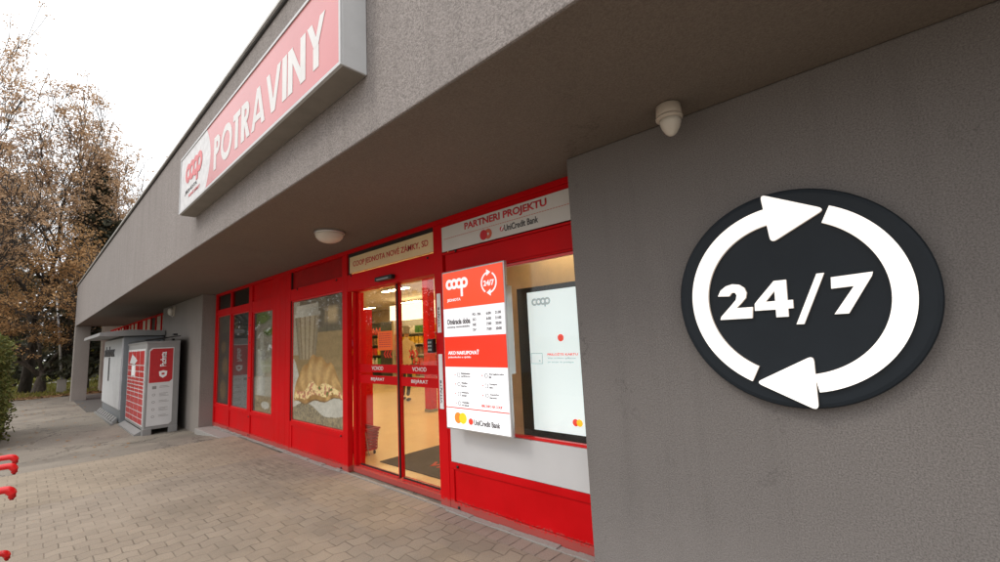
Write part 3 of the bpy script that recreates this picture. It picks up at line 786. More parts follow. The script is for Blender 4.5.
# the counter of the 4 is left open by building it from a left arm and a stem
a = MB()
four_parts = [[(-.440, 1.688), (-.392, 1.688), (-.400, 1.523), (-.447, 1.523)], [(-.4445, 1.5965), (-.4455, 1.558), (-.530, 1.558), (-.528, 1.589), (-.523, 1.5965)], [(-.4435, 1.643), (-.4405, 1.688), (-.528, 1.5895), (-.523, 1.597), (-.480, 1.597)][::1], [(-.3965, 1.596), (-.376, 1.596), (-.378, 1.559), (-.3985, 1.559)]]
four_parts[2] = [(-.4425, 1.643), (-.4405, 1.6875), (-.5225, 1.5972), (-.482, 1.5972)]
for q in four_parts: a.prism(q, 'y', Y0, Y0 - .016)
o = a.build('digit', 'edge_white', s); a = MB()
for q in four_parts: a.prism(q, 'y', Y0 - .0162, Y0 - .019)
a.build('lit_face', 'glow_white', o)
plate([(-.278, 1.700), (-.251, 1.700), (-.346, 1.487), (-.374, 1.487)], 'slash')
plate([(-.230, 1.678), (-.092, 1.684), (-.097, 1.668), (-.187, 1.522), (-.235, 1.522), (-.158, 1.633), (-.234, 1.630)], 'digit')

# lit poster box beside the door
LX0, LX1, LZ0, LZ1, LY = -3.045, -2.285, .735, 2.09, -.15
s = thing('lit_poster_box', 'slim lit red and white poster box with opening hours beside the sliding door', 'light box', (-2.66, -.01, .73))
MB().box(LX0, LX1, LY, LY + .032, LZ0, LZ1, .006).build('housing', 'alu', s)
for x_ in (-2.95, -2.38):
    MB().box(x_, x_ + .04, LY + .0325, -.011, 1.2, 1.9).build('bracket', 'alu', s)
i = .014
def zc(f): return LZ1 - (LZ1 - LZ0) * f     # fraction from the top
bands = [('lb_red', .0, .245), ('lb_white', .245, .425), ('lb_red2', .425, .615), ('lb_white', .615, 1)]
mb_by = {}
for mname, f0, f1 in bands:
    a, b = zc(f1), zc(f0)
    if f0 == 0: b -= i
    if f1 == 1: a += i
    mb_by.setdefault(mname, MB()).box(LX0 + i, LX1 - i, LY - .004, LY - .0005, a + .0005, b)
for k_, v_ in mb_by.items(): v_.build('lit_panel', k_, s)
YT = LY - .0045
t = MB(); coop_logo(t, -2.985, -2.70, zc(.175), zc(.055), YT)
text_into(t, 'JEDNOTA', -2.975, -2.80, zc(.205), zc(.182), YT, .015)
ring_into(t, -2.455, zc(.115), .076, .089, YT, .002, 80, 240, 20); ring_into(t, -2.455, zc(.115), .076, .089, YT, .002, -100, 60, 20)
t.prism([(-2.475, zc(.115) + .11), (-2.43, zc(.115) + .082), (-2.475, zc(.115) + .055)], 'y', YT - .0025, YT - .0035)
t.prism([(-2.435, zc(.115) - .11), (-2.48, zc(.115) - .082), (-2.435, zc(.115) - .055)], 'y', YT - .0025, YT - .0035)
text_into(t, '24/7', -2.515, -2.395, zc(.135), zc(.10), YT, .03)
text_into(t, 'AKO NAKUPOVAŤ', -2.985, -2.60, zc(.538), zc(.508), YT, .03)
text_into(t, 'jednoducho a rýchlo', -2.985, -2.70, zc(.562), zc(.547), YT, .0)
t.build('lettering', 'lb_white', s)
t = MB(); text_into(t, 'Otváracia doba', -2.985, -2.69, zc(.348), zc(.312), YT, .03)
text_into(t, 'nonstop samoobsluha', -2.985, -2.70, zc(.374), zc(.356), YT, .01)
for r_, (d_, a_, b_) in enumerate((('PO - PIA', '6:00', '21:00'), ('SO', '6:00', '21:00'), ('NE', '7:00', '20:00'), ('SV', '7:00', '20:00'))):
    z1_ = zc(.288 + .031 * r_); z0_ = zc(.305 + .031 * r_)
    text_into(t, d_, -2.66, -2.56 if r_ == 0 else -2.62, z0_, z1_, YT, .02)
    text_into(t, a_, -2.50, -2.445, z0_, z1_, YT, .02); text_into(t, b_, -2.40, -2.335, z0_, z1_, YT, .02)
words = ['Stiahnite aplikáciu', 'Zaregistrujte sa', 'Vložte kartu', 'Vstúpte dnu', 'Nakúpte tovar', 'Zaplaťte kartou', 'Vezmite si blok', 'Odíďte dverami']
for r_ in range(4):
    for c_ in range(2):
        if r_ == 3 and c_ == 1: continue
        z_ = zc(.662 + .058 * r_); x_ = -2.88 + c_ * .33
        wd = words[r_ * 2 + c_]
        p1, p2 = wd.split(' ')[0], ' '.join(wd.split(' ')[1:])
        text_into(t, p1, x_ + .05, x_ + .05 + .0125 * len(p1), z_ + .003, z_ + .019, YT, .025)
        text_into(t, p2, x_ + .05, x_ + .05 + .0125 * len(p2), z_ - .020, z_ - .005, YT, .025)
        if (r_ + c_) % 2: ring_into(t, x_ + .02, z_, .014, .018, YT, .002, 0, 360, 10)
        else:
            t.box(x_ + .004, x_ + .036, YT - .002, YT, z_ + .012, z_ + .015); t.box(x_ + .004, x_ + .036, YT - .002, YT, z_ - .018, z_ - .015)
            t.box(x_ + .004, x_ + .007, YT - .002, YT, z_ - .0149, z_ + .0119); t.box(x_ + .033, x_ + .036, YT - .002, YT, z_ - .0149, z_ + .0119)
text_into(t, 'UniCredit Bank', -2.695, -2.40, zc(.956), zc(.923), YT, .025)
t.build('lettering', 'lb_ink', s)
t = MB()
for r_ in range(4):
    for c_ in range(2):
        disc_into(t, -2.905 + c_ * .33, zc(.662 + .058 * r_), .006, YT, .002, 8)
text_into(t, 'VIAC INFO NA COOP', -2.60, -2.37, zc(.846), zc(.83), YT, .01)
t.box(LX0 + i, LX1 - i, YT - .002, YT, zc(.868), zc(.862))
disc_into(t, -2.73, zc(.938), .026, YT, .003, 20)
t.build('lettering', 'lb_redink', s)
t = MB(); disc_into(t, -2.885, zc(.925), .045, YT, .002); t.build('emblem', 'lb_orange', s)
t = MB(); disc_into(t, -2.825, zc(.925), .045, YT - .0004, .002); t.build('emblem', 'lb_yellow', s)

# display screen behind the right window
s = thing('display_screen', 'large portrait display with white page in a dark bezel behind the right window', 'screen', (-1.9, .12, .68))
MB().box(-2.41, -1.36, .13, .20, .672, 1.885, .004).build('bezel', 'black', s)
MB().box(-2.295, -1.45, .126, .1295, .752, 1.842).build('screen', 'scr', s)
t = MB(); coop_logo(t, -2.25, -2.06, 1.715, 1.79, .1255, .001)
ring_into(t, -2.20, 1.29, .004, .008, .1255, .001, 0, 360, 8)
for b in ((-2.285, -2.17, .1245, .1255, 1.345, 1.350), (-2.285, -2.17, .1245, .1255, 1.265, 1.270), (-2.285, -2.280, .1245, .1255, 1.2705, 1.3445), (-2.175, -2.17, .1245, .1255, 1.2705, 1.3445)): t.box(*b)
text_into(t, 'alebo mobilnou aplikáciou', -2.12, -1.86, 1.30, 1.318, .1255); text_into(t, 'pri vstupe do predajne', -2.12, -1.88, 1.27, 1.288, .1255)
t.build('lettering', 'scr_ink', s)
t = MB(); disc_into(t, -1.985, 1.465, .028, .1255, .001, 20); text_into(t, 'PRILOŽTE KARTU', -2.12, -1.84, 1.33, 1.352, .1255, .01); t.build('lettering', 'lb_redink', s)
t = MB(); disc_into(t, -1.90, .84, .026, .1255, .001, 20); t.build('emblem', 'lb_redink', s)
t = MB(); disc_into(t, -1.865, .84, .026, .1252, .001, 20); t.build('emblem', 'lb_yellow', s)

# ------------------------------------------------------------------ window posters
def croissant(u, v):
    g = .9 + .2 * vn(u * 40, v * 70)
    c = lerp((.11, .085, .06), (.17, .13, .085), vn(u * 5, v * 5))
    if v > .72:
        c = lerp(c, (.42, .30, .17), ss(.16, .05, abs(u - .78)) * ss(.09, .03, abs(v - .85)))
        c = lerp(c, (.05, .045, .04), .5 * ss(.02, 0, abs(u - .70)))
    else: c = lerp((.24, .165, .08), (.30, .20, .10), vn(u * 3, v * 30))
    if v > .54 and u < .14: c = (.36, .31, .24)
    w_ = .19 + (v - .58) * .24; cx = .30
    if .50 < v < .86 and abs(u - cx) < w_:
        k = (u - cx) / w_
        stripe = (math.sin(k * 15 + 1) > -.62)
        c = lerp((.19, .12, .06), (.40, .32, .22), .8 if stripe else .15); c = lerp(c, (.08, .06, .04), ss(.5, 1, abs(k)) * .5)
    if .86 < v < .96 and abs(u - cx) < (.275 if v < .89 else .24): c = lerp((.50, .46, .40), (.33, .29, .24), ss(-.2, .2, u - cx))
    nap = v < .22 + .25 * ss(.28, 0, u) + .05 * vn(u * 6, 1)
    if nap: c = lerp((.50, .47, .42), (.36, .33, .29), vn(u * 7, v * 9))
    if v < .085 + .05 * vn(u * 5, 9) + .04 * math.sin(u * 6): c = lerp((.09, .07, .045), (.28, .22, .13), vn(u * 60, v * 90))
    # plump filled croissant: humped top, tapering to the right, ridges fanning out from below
    e = 1 - ((u - .44) / (.42 if u < .44 else .53)) ** 2
    if e > 0:
        base_ = .145 + .10 * max(0, u - .25) + .012 * math.sin(u * 17)
        top = base_ + .36 * e ** .62 + .012 * math.sin(u * 34)
        if base_ < v < top:
            t_ = (v - base_) / (top - base_)
            a = math.atan2(v + .22, u - .60)
            k_ = (u - .44) / .5; st = .5 + .5 * math.sin((k_ * (1.25 - .5 * t_) + .22 * math.sin(t_ * 2.6)) * 21)
            c = lerp((.34, .185, .07), (.50, .31, .13), st * g); c = lerp(c, (.56, .38, .19), .35 * ss(.35, .6, t_) * ss(.95, .7, t_) * (1 - abs(k_))); c = lerp(c, (.30, .14, .04), ss(.80, 1, t_) * .5)
            if t_ < .40 + .07 * math.sin(u * 21):
                n_ = vn(u * 27 + 3, v * 40) * .7 + .3 * vn(u * 70, v * 90)
                c = (.10, .17, .03) if n_ < .26 else ((.48, .18, .12) if n_ < .46 else ((.68, .52, .27) if n_ < .78 else (.30, .15, .06)))
            if t_ < .13: c = lerp((.55, .34, .14), (.22, .10, .03), vn(u * 14, 2))
            c = lerp(c, (.10, .05, .02), ss(.06, 0, t_) * .8)
    g *= 1.7
    return tuple(x * g for x in c)
def milk(u, v):
    g = .85 + .3 * vn(u * 18, v * 60)
    c = lerp((.30, .26, .20), (.40, .36, .29), vn(u * 3, v * 6))
    if v > .66: c = lerp(c, (.14, .20, .03), ss(.35, .6, vn(u * 4 + 5, v * 14)))
    if .12 < v < .62 and abs(u - .38) < .20: c = lerp((.62, .60, .55), (.42, .40, .36), abs(u - .34) / .2)
    if .60 < v < .80 and abs(u - .40) < .09: c = (.48, .45, .38)
    if v < .16: c = lerp((.20, .13, .06), (.45, .33, .18), vn(u * 22, v * 60))
    if math.hypot((u - .62) / .2, (v - .07) / .035) < 1: c = (.62, .58, .52)
    if u < .12: c = (.05, .05, .045)
    return tuple(x * g for x in c)
def bread(u, v):
    g = .8 + .4 * vn(u * 16, v * 50)
    c = (.045, .038, .03)
    for cx, cz, rx, rz in ((.45, .15, .3, .14), (.55, .42, .28, .13), (.42, .64, .22, .09)):
        d = math.hypot((u - cx) / rx, (v - cz) / rz)
        c = lerp(c, (.20, .12, .05), ss(1, .5, d))
    if v > .8: c = lerp(c, (.10, .085, .05), vn(u * 6, v * 14))
    return tuple(x * g for x in c)
def blank(u, v):
    g = .85 + .3 * vn(u * 8, v * 20); return tuple(x * g for x in lerp((.035, .035, .032), (.10, .10, .095), ss(.6, 0, v)))
tag(poster('window_poster', -6.725, -5.185, .46, 2.145, .030, croissant, 150, 170), 'window poster of a filled croissant and a paper coffee cup', 'poster')
tag(poster('window_poster', -8.375, -7.475, .46, 2.095, .030, milk, 50, 110), 'window poster of a glass of milk under green leaves', 'poster')
tag(poster('window_poster', -10.455, -9.625, .46, 2.165, .030, bread, 40, 90), 'dark brown bread poster in the far left window of the shopfront', 'poster')
tag(poster('window_poster', -9.505, -8.585, .46, 2.145, .030, blank, 40, 90), 'plain dark film on the window left of the milk poster', 'poster')

# ------------------------------------------------------------------ lamps under the canopy
l = thing('ceiling_lamp', 'round opal ceiling lamp under the canopy in front of the door', 'lamp', (-4.28, -.60, H))
MB().lathe([(.11, 0), (.145, -.002), (.149, -.02), (.142, -.027)], -4.28, -.60, H - .001, 40).build('base_ring', 'alu', l, True)
MB().lathe([(.140, -.0), (.140, -.012), (.130, -.042), (.104, -.068), (.066, -.086), (.028, -.094), (.004, -.095)], -4.28, -.60, H - .026, 40).build('glass_dome', 'lamp_white', l, True)
l = thing('security_lamp', 'small pale cone shaped fitting on the soffit above the round sign', 'lamp', (-.795, -.46, H))
MB().lathe([(.052, 0), (.060, -.006), (.064, -.05), (.061, -.062)], -.795, -.46, H - .005, 32).build('base', 'old_plastic', l, True)
MB().lathe([(.062, 0), (.067, -.005), (.066, -.014), (.058, -.020)], -.795, -.46, H - .068, 32).build('collar', 'old_plastic', l, True)
MB().lathe([(.054, .0), (.052, -.018), (.044, -.045), (.028, -.072), (.014, -.084), (.004, -.087)], -.790, -.462, H - .0885, 32).build('cone', 'lamp_white', l, True)
l = thing('wall_lamp', 'small pale oval bulkhead lamp high on the grey wall above the parcel lockers', 'lamp', (-13.1, -.25, 2.3))
MB().box(-13.22, -12.98, -.28, -.2505, 2.36, 2.60, .008).build('base', 'old_plastic', l)
MB().lathe([(.105, 0), (.10, -.05), (.07, -.085), (.02, -.1)], -13.1, -.281, 2.48, 24, 'y').build('cover', 'lamp_white', l, True)

# ------------------------------------------------------------------ parcel lockers
l = thing('parcel_locker', 'grey parcel locker with red doors and a white and red side panel', 'locker', (-12.7, -.7, -.12))
z0 = -.03; PX0, PX1, PY0, PY1 = -13.88, -11.5, -.97, -.41
MB().box(PX0, PX1, PY0, PY1, z0, 1.725, .012).build('cabinet', 'locker_grey', l)
mb = MB(); mb.prism([(PY0 - .003, 1.70), (PY1, 1.70), (PY1, 1.745), (PY0 - .02, 1.745)], 'x', PX0 - .01, PX1 + .01); mb.build('lid', 'locker_grey', l)
MB().box(PX1 - .12, PX1 + .02, PY0 - .02, PY0 + .13, -.16, .0, .01).build('foot', 'locker_grey', l); MB().box(PX1 - .12, PX1 + .02, PY1 - .15, PY1, -.16, .0, .01).build('foot', 'locker_grey', l)
mb = MB(); mb.prism([(-1.10, -.16), (-1.09, -.10), (-.975, -.04), (-.975, -.16)], 'x', PX0, PX1 - .13); mb.build('plinth', 'locker_grey', l)
MB().box(PX0 + .05, PX1 - .13, PY0 - .004, PY0 - .0005, .03, 1.60).build('front_film', 'locker_white', l)
# red doors: four columns with rows of different heights
rows = [.05, .17, .30, .44, .58, .68, .76, .84, .92, 1.00, 1.13, 1.26, 1.57]
cols = [PX0 + .10, PX0 + .62, PX0 + 1.14, PX0 + 1.66, PX1 - .18]
for i_ in range(4):
    for j_ in range(12):
        z0_, z1_ = rows[j_], rows[j_ + 1]
        if i_ == 1 and j_ in (9, 10):
            continue
        MB().box(cols[i_] + .04, cols[i_ + 1] - .04, PY0 - .012, PY0 - .0045, z0_ + .011, z1_ - .011, .002).build('door', 'locker_red', l)
MB().box(cols[1] + .08, cols[2] - .08, PY0 - .014, PY0 - .0045, 1.02, 1.24).build('control_screen', 'white_ink', l)
t = MB(); t.prism([(cols[0] + .3, 1.30), (cols[0] + .95, 1.27), (cols[0] + 1.3, 1.36), (cols[0] + .95, 1.44), (cols[0] + .6, 1.50), (cols[0] + .45, 1.40)], 'y', PY0 - .0135, PY0 - .015)
t.build('emblem', 'locker_white', l)
def chamf(y0, y1, z0, z1, c, which=(1, 1, 1, 1)):
    p = []
    if which[0]: p += [(y0 + c, z0), (y0, z0 + c)][::1]
    else: p += [(y0, z0)]
    if which[1]: p += [(y0, z1 - c), (y0 + c, z1)]
    else: p += [(y0, z1)]
    if which[2]: p += [(y1 - c, z1), (y1, z1 - c)]
    else: p += [(y1, z1)]
    if which[3]: p += [(y1, z0 + c), (y1 - c, z0)]
    else: p += [(y1, z0)]
    return p
MB().prism(chamf(-.935, -.515, .04, 1.61, .045, (0, 1, 0, 1)), 'x', PX1 + .001, PX1 + .004).build('side_film', 'locker_white', l)
MB().prism(chamf(-.918, -.53, .90, 1.59, .05, (0, 1, 0, 1)), 'x', PX1 + .0045, PX1 + .006).build('side_film', 'locker_red', l)
fr_ = (Vector((PX1 + .0065, -.70, 1.0)), Vector((0, 0, 1)), Vector((0, -1, 0)))
t = MB(); text_into(t, 'Packeta', .22, .52, -.06, .045, 0, .03, frame=fr_)
def yz_ring(mb, cy, cz, r0, r1, x, n=16):
    for k in range(n):
        a0, a1 = 2 * PI * k / n, 2 * PI * (k + 1) / n
        mb.prism([(cy + r * math.cos(a), cz + r * math.sin(a)) for r, a in ((r0, a0), (r1, a0), (r1, a1), (r0, a1))], 'x', x, x + .001)
# small shield emblem
t.prism([(-.76, 1.12), (-.69, 1.14), (-.62, 1.12), (-.63, 1.03), (-.69, .985), (-.75, 1.03)], 'x', PX1 + .0065, PX1 + .008)
t.build('lettering', 'white_ink', l)
t = MB(); t.box(PX1 + .0082, PX1 + .009, -.715, -.665, 1.05, 1.09); t.build('emblem_mark', 'locker_red', l)
t = MB()
t.box(PX1 + .0045, PX1 + .006, -.86, -.79, .77, .83)
for r_ in range(5):
    z = .80 - .145 * r_
    if r_: yz_ring(t, -.83, z, .018, .026, PX1 + .0045, 12)
    for q in range(2 + r_ % 2): t.box(PX1 + .0045, PX1 + .0055, -.74, -.60 + .03 * math.sin(r_ * 3 + q * 2), z + .018 - q * .026, z + .026 - q * .026)
t.build('lettering', 'locker_grey', l)
# solar panel tilted on top
mb = MB(); mb.prism([(-.99, 1.765), (-.40, 1.835), (-.40, 1.855), (-.99, 1.785)], 'x', PX0 + .2, PX1 - .05); mb.build('solar_panel', 'black', l)
for x_ in (-12.0, -13.5): MB().box(x_, x_ + .1, -.48, -.44, 1.746, 1.80).build('bracket', 'black', l)
mb = MB(); mb.box(-11.75, -11.62, -.52, -.44, 1.858, 1.90, .008); mb.build('antenna_box', 'black', l)

l = thing('parcel_locker', 'large white parcel locker under a grey overhanging roof, beside the far column', 'locker', (-15.8, -.6, -.12))
AX0, AX1, AY = -17.55, -14.0, -1.07
MB().box(AX0, AX1, AY + .02, -.27, -.1, 1.93, .012).build('cabinet', 'locker_blue_grey', l)
MB().box(AX0 + .06, AX1 - .04, AY - .004, AY + .0195, .20, 1.90).build('front_panel', 'alza_white', l)
for k in range(6):
    MB().box(AX0 + .12 + k * .57, AX0 + .66 + k * .57, AY - .014, AY - .0045, .22, 1.0 if k % 2 else .78, .003).build('door', 'alza_white', l)
    MB().box(AX0 + .12 + k * .57, AX0 + .66 + k * .57, AY - .014, AY - .0045, 1.015 if k % 2 else .795, 1.42, .003).build('door', 'alza_white', l)
mb = MB(); mb.prism([(-1.52, 1.955), (-1.50, 2.04), (-.95, 2.10), (-.27, 2.06), (-.27, 1.94)], 'x', AX0 - .25, AX1 + .12); mb.build('roof', 'locker_grey', l)
mb = MB()
for k in range(9):
    x = AX0 + .05 + k * .385
    mb.prism([(-1.17, -.12), (-1.165, -.07), (AY - .015, .02), (AY - .015, -.12)], 'x', x, x + .24)
mb.box(AX0, AX1 + .1, -1.22, -1.175, -.16, -.075); mb.build('plinth', 'locker_grey', l)
t = MB(); text_into(t, 'alzabox', AX0 + .25, AX0 + 2.3, 1.46, 1.74, AY - .005, .03, depth=.012); t.box(AX0 + 1.28, AX0 + 1.52, AY - .022, AY - .0145, .82, 1.44); t.build('lettering', 'sign_dark_text', l)

# ------------------------------------------------------------------ interior
def st(name, b, mat): return tag(MB().box(*b).build(name, mat), kind='structure')
st('interior_floor', (-27, -1.0, .21, 11.5, -.05, .02), 'tile')
st('interior_floor', (-5.03, -3.34, .201, .209, -.05, .02), 'tile')
st('interior_ceiling', (-27, -1.0, .36, 11.5, 3.0, 3.1), 'int_ceiling')
st('interior_wall', (-27, -1.0, 9.0, 9.2, .021, 2.99), 'int_wall')
st('interior_wall', (-1.35, -1.2, .31, 8.99, .021, 2.99), 'int_wall')
st('interior_wall', (-27, -26.8, .31, 8.99, .021, 2.99), 'int_wall')
st('interior_wall', (-2.95, -1.36, .46, .50, .021, 2.99), 'int_wall')
# backing behind the poster windows, the fascia band of the shopfront
st('interior_wall', (-14.3, -5.12, .07, .09, .021, 2.99), 'int_wall')
cl0 = None
for i_, (x, y) in enumerate([(x, y) for x in (-4.2, -7.4, -10.6, -13.8, -17) for y in (1.6, 4.4, 7.2)] + [(-2.05, .28)]):  # last position: added lamp hidden above the right window to brighten the partition
    if cl0 is None:
        cl0 = thing('ceiling_light', 'long warm lit ceiling panel inside the shop', 'ceiling light', (0, 0, 0), 'ceiling lights in the shop')
        MB().box(-.6, .6, -.10, .10, -.05, 0).build('frame', 'alu', cl0); MB().box(-.58, .58, -.08, .08, -.058, -.0505).build('diffuser', 'ceil_light', cl0)
        c = cl0
    else:
        c = cl0.copy(); C.objects.link(c)
        for ch in list(cl0.children):
            d = ch.copy(); C.objects.link(d); d.parent = c
    c.location = (x, y, 2.995 if y > 1 else 2.60)
    if y < 1: c.scale = (.45, .35, 1); c['label'] = 'added unseen warm light above the right window, brightening the partition behind it'
# doormat
m = tag(MB().box(-5.05, -2.6, .42, 1.5, .021, .029).build('doormat', 'mat_dark'), 'dark doormat with red lettering inside the sliding door', 'doormat')
t = MB(); text_into(t, 'VITAJTE', -4.42, -3.45, .60, .80, 0, .03, frame=(Vector((0, 0, .0295)), Vector((1, 0, 0)), Vector((0, 1, 0)))); t.build('lettering', 'mat_red', m)
t = MB(); t.box(-4.3, -3.5, .95, 1.0, .0295, .031); t.build('stripe', 'mat_grey', m)
t = MB(); coop_logo(t, -4.1, -3.6, .0, .2, 0, .001)
for v in t.bm.verts: v.co = Vector((v.co.x, 1.1 + v.co.z, .0305 - v.co.y))
t.build('logo', 'mat_red', m)
# red posts
def post(x, y, hh, lab):
    p = thing('red_post', lab, 'post', (x, y, .02)); MB().box(x - .09, x + .09, y - .09, y + .09, .08, hh, .006).build('shaft', 'red', p); MB().box(x - .10, x + .10, y - .10, y + .10, .021, .08, .004).build('foot', 'grey_metal', p)
post(-7.5, 3.15, 2.99, 'tall red square column inside the shop, seen through the right door leaf')
post(-6.18, .87, 2.0, 'red post inside the shop just behind the left door leaf')
# shopping basket trolley
b = thing('shopping_basket', 'red plastic wheeled shopping basket inside the left door leaf', 'shopping basket', (-5.75, .62, .02))
mb = MB(); bx, by = -5.72, .72
def ringbox(mb, x0, x1, y0, y1, z0, z1, t_=.008):
    mb.box(x0, x1, y0, y0 + t_, z0, z1); mb.box(x0, x1, y1 - t_, y1, z0, z1); mb.box(x0, x0 + t_, y0 + t_ + .0005, y1 - t_ - .0005, z0, z1); mb.box(x1 - t_, x1, y0 + t_ + .0005, y1 - t_ - .0005, z0, z1)
for k in range(7): ringbox(mb, bx - .20 - .006 * k, bx + .20 + .006 * k, by - .14 - .005 * k, by + .14 + .005 * k, .10 + .045 * k, .130 + .045 * k)
for k in range(9):
    x = bx - .19 + k * .047; mb.box(x, x + .01, by - .158, by - .15, .10, .40); mb.box(x, x + .01, by + .15, by + .158, .10, .40)
mb.box(bx - .2, bx + .2, by - .14, by + .14, .09, .0995); mb.box(bx - .25, bx + .25, by - .185, by - .155, .405, .43); mb.box(bx - .25, bx + .25, by + .155, by + .185, .405, .43); mb.box(bx - .25, bx - .22, by - .1545, by + .1545, .405, .43); mb.box(bx + .22, bx + .25, by - .1545, by + .1545, .405, .43)
mb.build('basket', 'red_dark', b)
for dx, dy in ((-.17, -.11), (-.17, .11), (.17, -.11), (.17, .11)): MB().lathe([(.03, -.01), (.03, .01)], bx + dx, by + dy, .052, 14, 'y').build('wheel', 'black', b, True)
MB().tube([(bx + .22, by - .1, .42), (bx + .33, by - .1, .10), (bx + .36, by - .1, .06)], .008).build('handle', 'grey_metal', b)
b.location = (-5.62, .44, .02); b.scale = (.76, .76, .85)
# shelving with goods
def shelf_unit(x0, x1, y0, levels, lab, mat='shelf', canopy=False):
    s = thing('shop_shelf', lab, 'shelf', ((x0 + x1) / 2, y0, .02))
    for z in levels: MB().box(x0, x1, y0, y0 + .42, z, z + .03).build('shelf_board', mat, s)
    m = MB(); m.box(x0, x1, y0 + .425, y0 + .46, .021, levels[-1] + .5); m.box(x0 - .03, x0 - .001, y0, y0 + .46, .021, levels[-1] + .5); m.box(x1 + .001, x1 + .03, y0, y0 + .46, .021, levels[-1] + .5); m.build('back_panel', mat, s)
    if canopy:
        m = MB(); m.box(x0, x1, y0 - .15, y0 + .42, levels[-1] + .52, levels[-1] + 1.05); m.build('canopy', 'shelf_light', s)
    return s
gcols = {'red': (.5, .03, .02), 'yellow': (.65, .42, .04), 'white': (.65, .62, .55), 'blue': (.06, .12, .35), 'green': (.08, .25, .05), 'brown': (.22, .12, .06)}
for k_, v_ in gcols.items(): M['g_' + k_] = simple('package_' + k_, v_, .4, var=.25, vscale=12)
random.seed(11)
protos = {}
def goods(x0, x1, y0, levels, where):
    keys = list(gcols)
    for z in levels:
        x = x0 + .06; run = 0; k_ = random.choice(keys); form = random.choice(('box', 'bottle')); w_ = random.uniform(.16, .24); hh = random.uniform(.18, .30)
        while x < x1 - .2:
            if run == 0:
                k_ = random.choice(keys); form = random.choice(('box', 'bottle', 'box')); run = random.randint(2, 5)
            key = (k_, form)
            if key not in protos:
                m = MB()
                if form == 'box': m.box(-.09, .09, -.06, .06, 0, .25, .006)
                else: m.lathe([(.06, 0), (.066, .01), (.066, .16), (.03, .21), (.026, .25), (.028, .27)], 0, 0, 0, 12)
                o = m.build('grocery_package' if form == 'box' else 'grocery_bottle', 'g_' + k_, None, form != 'box'); protos[key] = o.data; first = o
                o_ = o
            else:
                o_ = bpy.data.objects.new('grocery_package' if form == 'box' else 'grocery_bottle', protos[key]); C.objects.link(o_)
            o_.location = (x + .09, y0 + .12, z + .031); o_.rotation_euler.z = random.uniform(-.06, .06)
            tag(o_, '%s grocery %s on the %s' % (k_, 'box' if form == 'box' else 'bottle', where), 'package' if form == 'box' else 'bottle', '%s grocery %ss on the %s' % (k_, 'boxe' if form == 'box' else 'bottle', where))
            x += .23; run -= 1
LV = (.25, .62, .99, 1.36, 1.73)
shelf_unit(-13.9, -10.2, 6.5, LV, 'long shop shelf under a bright lit canopy at the back of the shop', canopy=True)
goods(-13.9, -10.2, 6.5, LV, 'shelf under the lit canopy')
shelf_unit(-18.6, -14.3, 6.2, LV, 'dark shop shelf left of the lit canopy', 'shelf_dark')
goods(-18.6, -14.3, 6.2, LV[1:], 'dark shelf')
shelf_unit(-10.2 + .3, -7.9, 6.6, LV[:4], 'lower shop shelf to the right of the lit canopy')
goods(-9.9, -7.9, 6.6, LV[:4], 'lower shelf')

# ------------------------------------------------------------------ person inside the shop
def skinned(name, verts, edges, mat, parent, root=0, sub=2):
    me = bpy.data.meshes.new(name); me.from_pydata([v[:3] for v in verts], edges, [])
    o = bpy.data.objects.new(name, me); C.objects.link(o); me.materials.append(M[mat])
    sk = o.modifiers.new('skin', 'SKIN'); sd_ = o.modifiers.new('sub', 'SUBSURF'); sd_.levels = sub; sd_.render_levels = sub
    for i_, v in enumerate(verts):
        me.skin_vertices[0].data[i_].radius = (v[3], v[4] if len(v) > 4 else v[3]); me.skin_vertices[0].data[i_].use_root = (i_ == root)
    dg = bpy.context.evaluated_depsgraph_get(); dg.update()
    nm = bpy.data.meshes.new_from_object(o.evaluated_get(dg)); o.modifiers.clear(); o.data = nm
    for p in nm.polygons: p.use_smooth = True
    o.parent = parent; return o
M['jacket'] = simple('beige_jacket', (.50, .41, .27), .85); M['trousers'] = simple('dark_trousers', (.03, .03, .035), .85)
M['skin'] = simple('skin', (.45, .27, .19), .5); M['hair'] = simple('grey_hair', (.22, .20, .18), .8); M['shoe'] = simple('dark_shoe', (.025, .022, .02), .5)
pr = thing('person', 'person in a beige jacket and dark trousers walking inside the shop', 'person', (-9.5, 3.95, .02)); pr.rotation_euler.z = R(35)
body = skinned('body', [(0, 0, .92, .12, .10), (0, 0, 1.15, .13, .10), (0, .02, 1.38, .14, .10), (0, .03, 1.50, .055), (0, .05, 1.58, .05),
    (-.09, 0, .86, .085), (-.10, .06, .48, .06), (-.10, -.02, .10, .042), (.09, 0, .86, .085), (.11, -.08, .50, .06), (.11, -.24, .13, .042),
    (-.17, .02, 1.40, .06), (-.23, .03, 1.14, .045), (-.20, .20, .97, .036), (.17, .02, 1.40, .06), (.24, .0, 1.14, .045), (.24, .12, .93, .036)],
    [(0, 1), (1, 2), (2, 3), (3, 4), (0, 5), (5, 6), (6, 7), (0, 8), (8, 9), (9, 10), (2, 11), (11, 12), (12, 13), (2, 14), (14, 15), (15, 16)], 'jacket', pr)
body.data.materials.append(M['trousers'])
for p in body.data.polygons:
    if p.center.z < .88: p.material_index = 1
skinned('head', [(0, .05, 1.55, .05), (0, .06, 1.63, .075, .085), (0, .06, 1.72, .08, .095), (0, .055, 1.79, .05, .06), (0, .155, 1.655, .012)], [(0, 1), (1, 2), (2, 3), (1, 4)], 'skin', body, 1)
skinned('hair', [(0, .02, 1.66, .06, .07), (0, .03, 1.74, .085, .10), (0, .045, 1.80, .065, .08)], [(0, 1), (1, 2)], 'hair', body, 1)
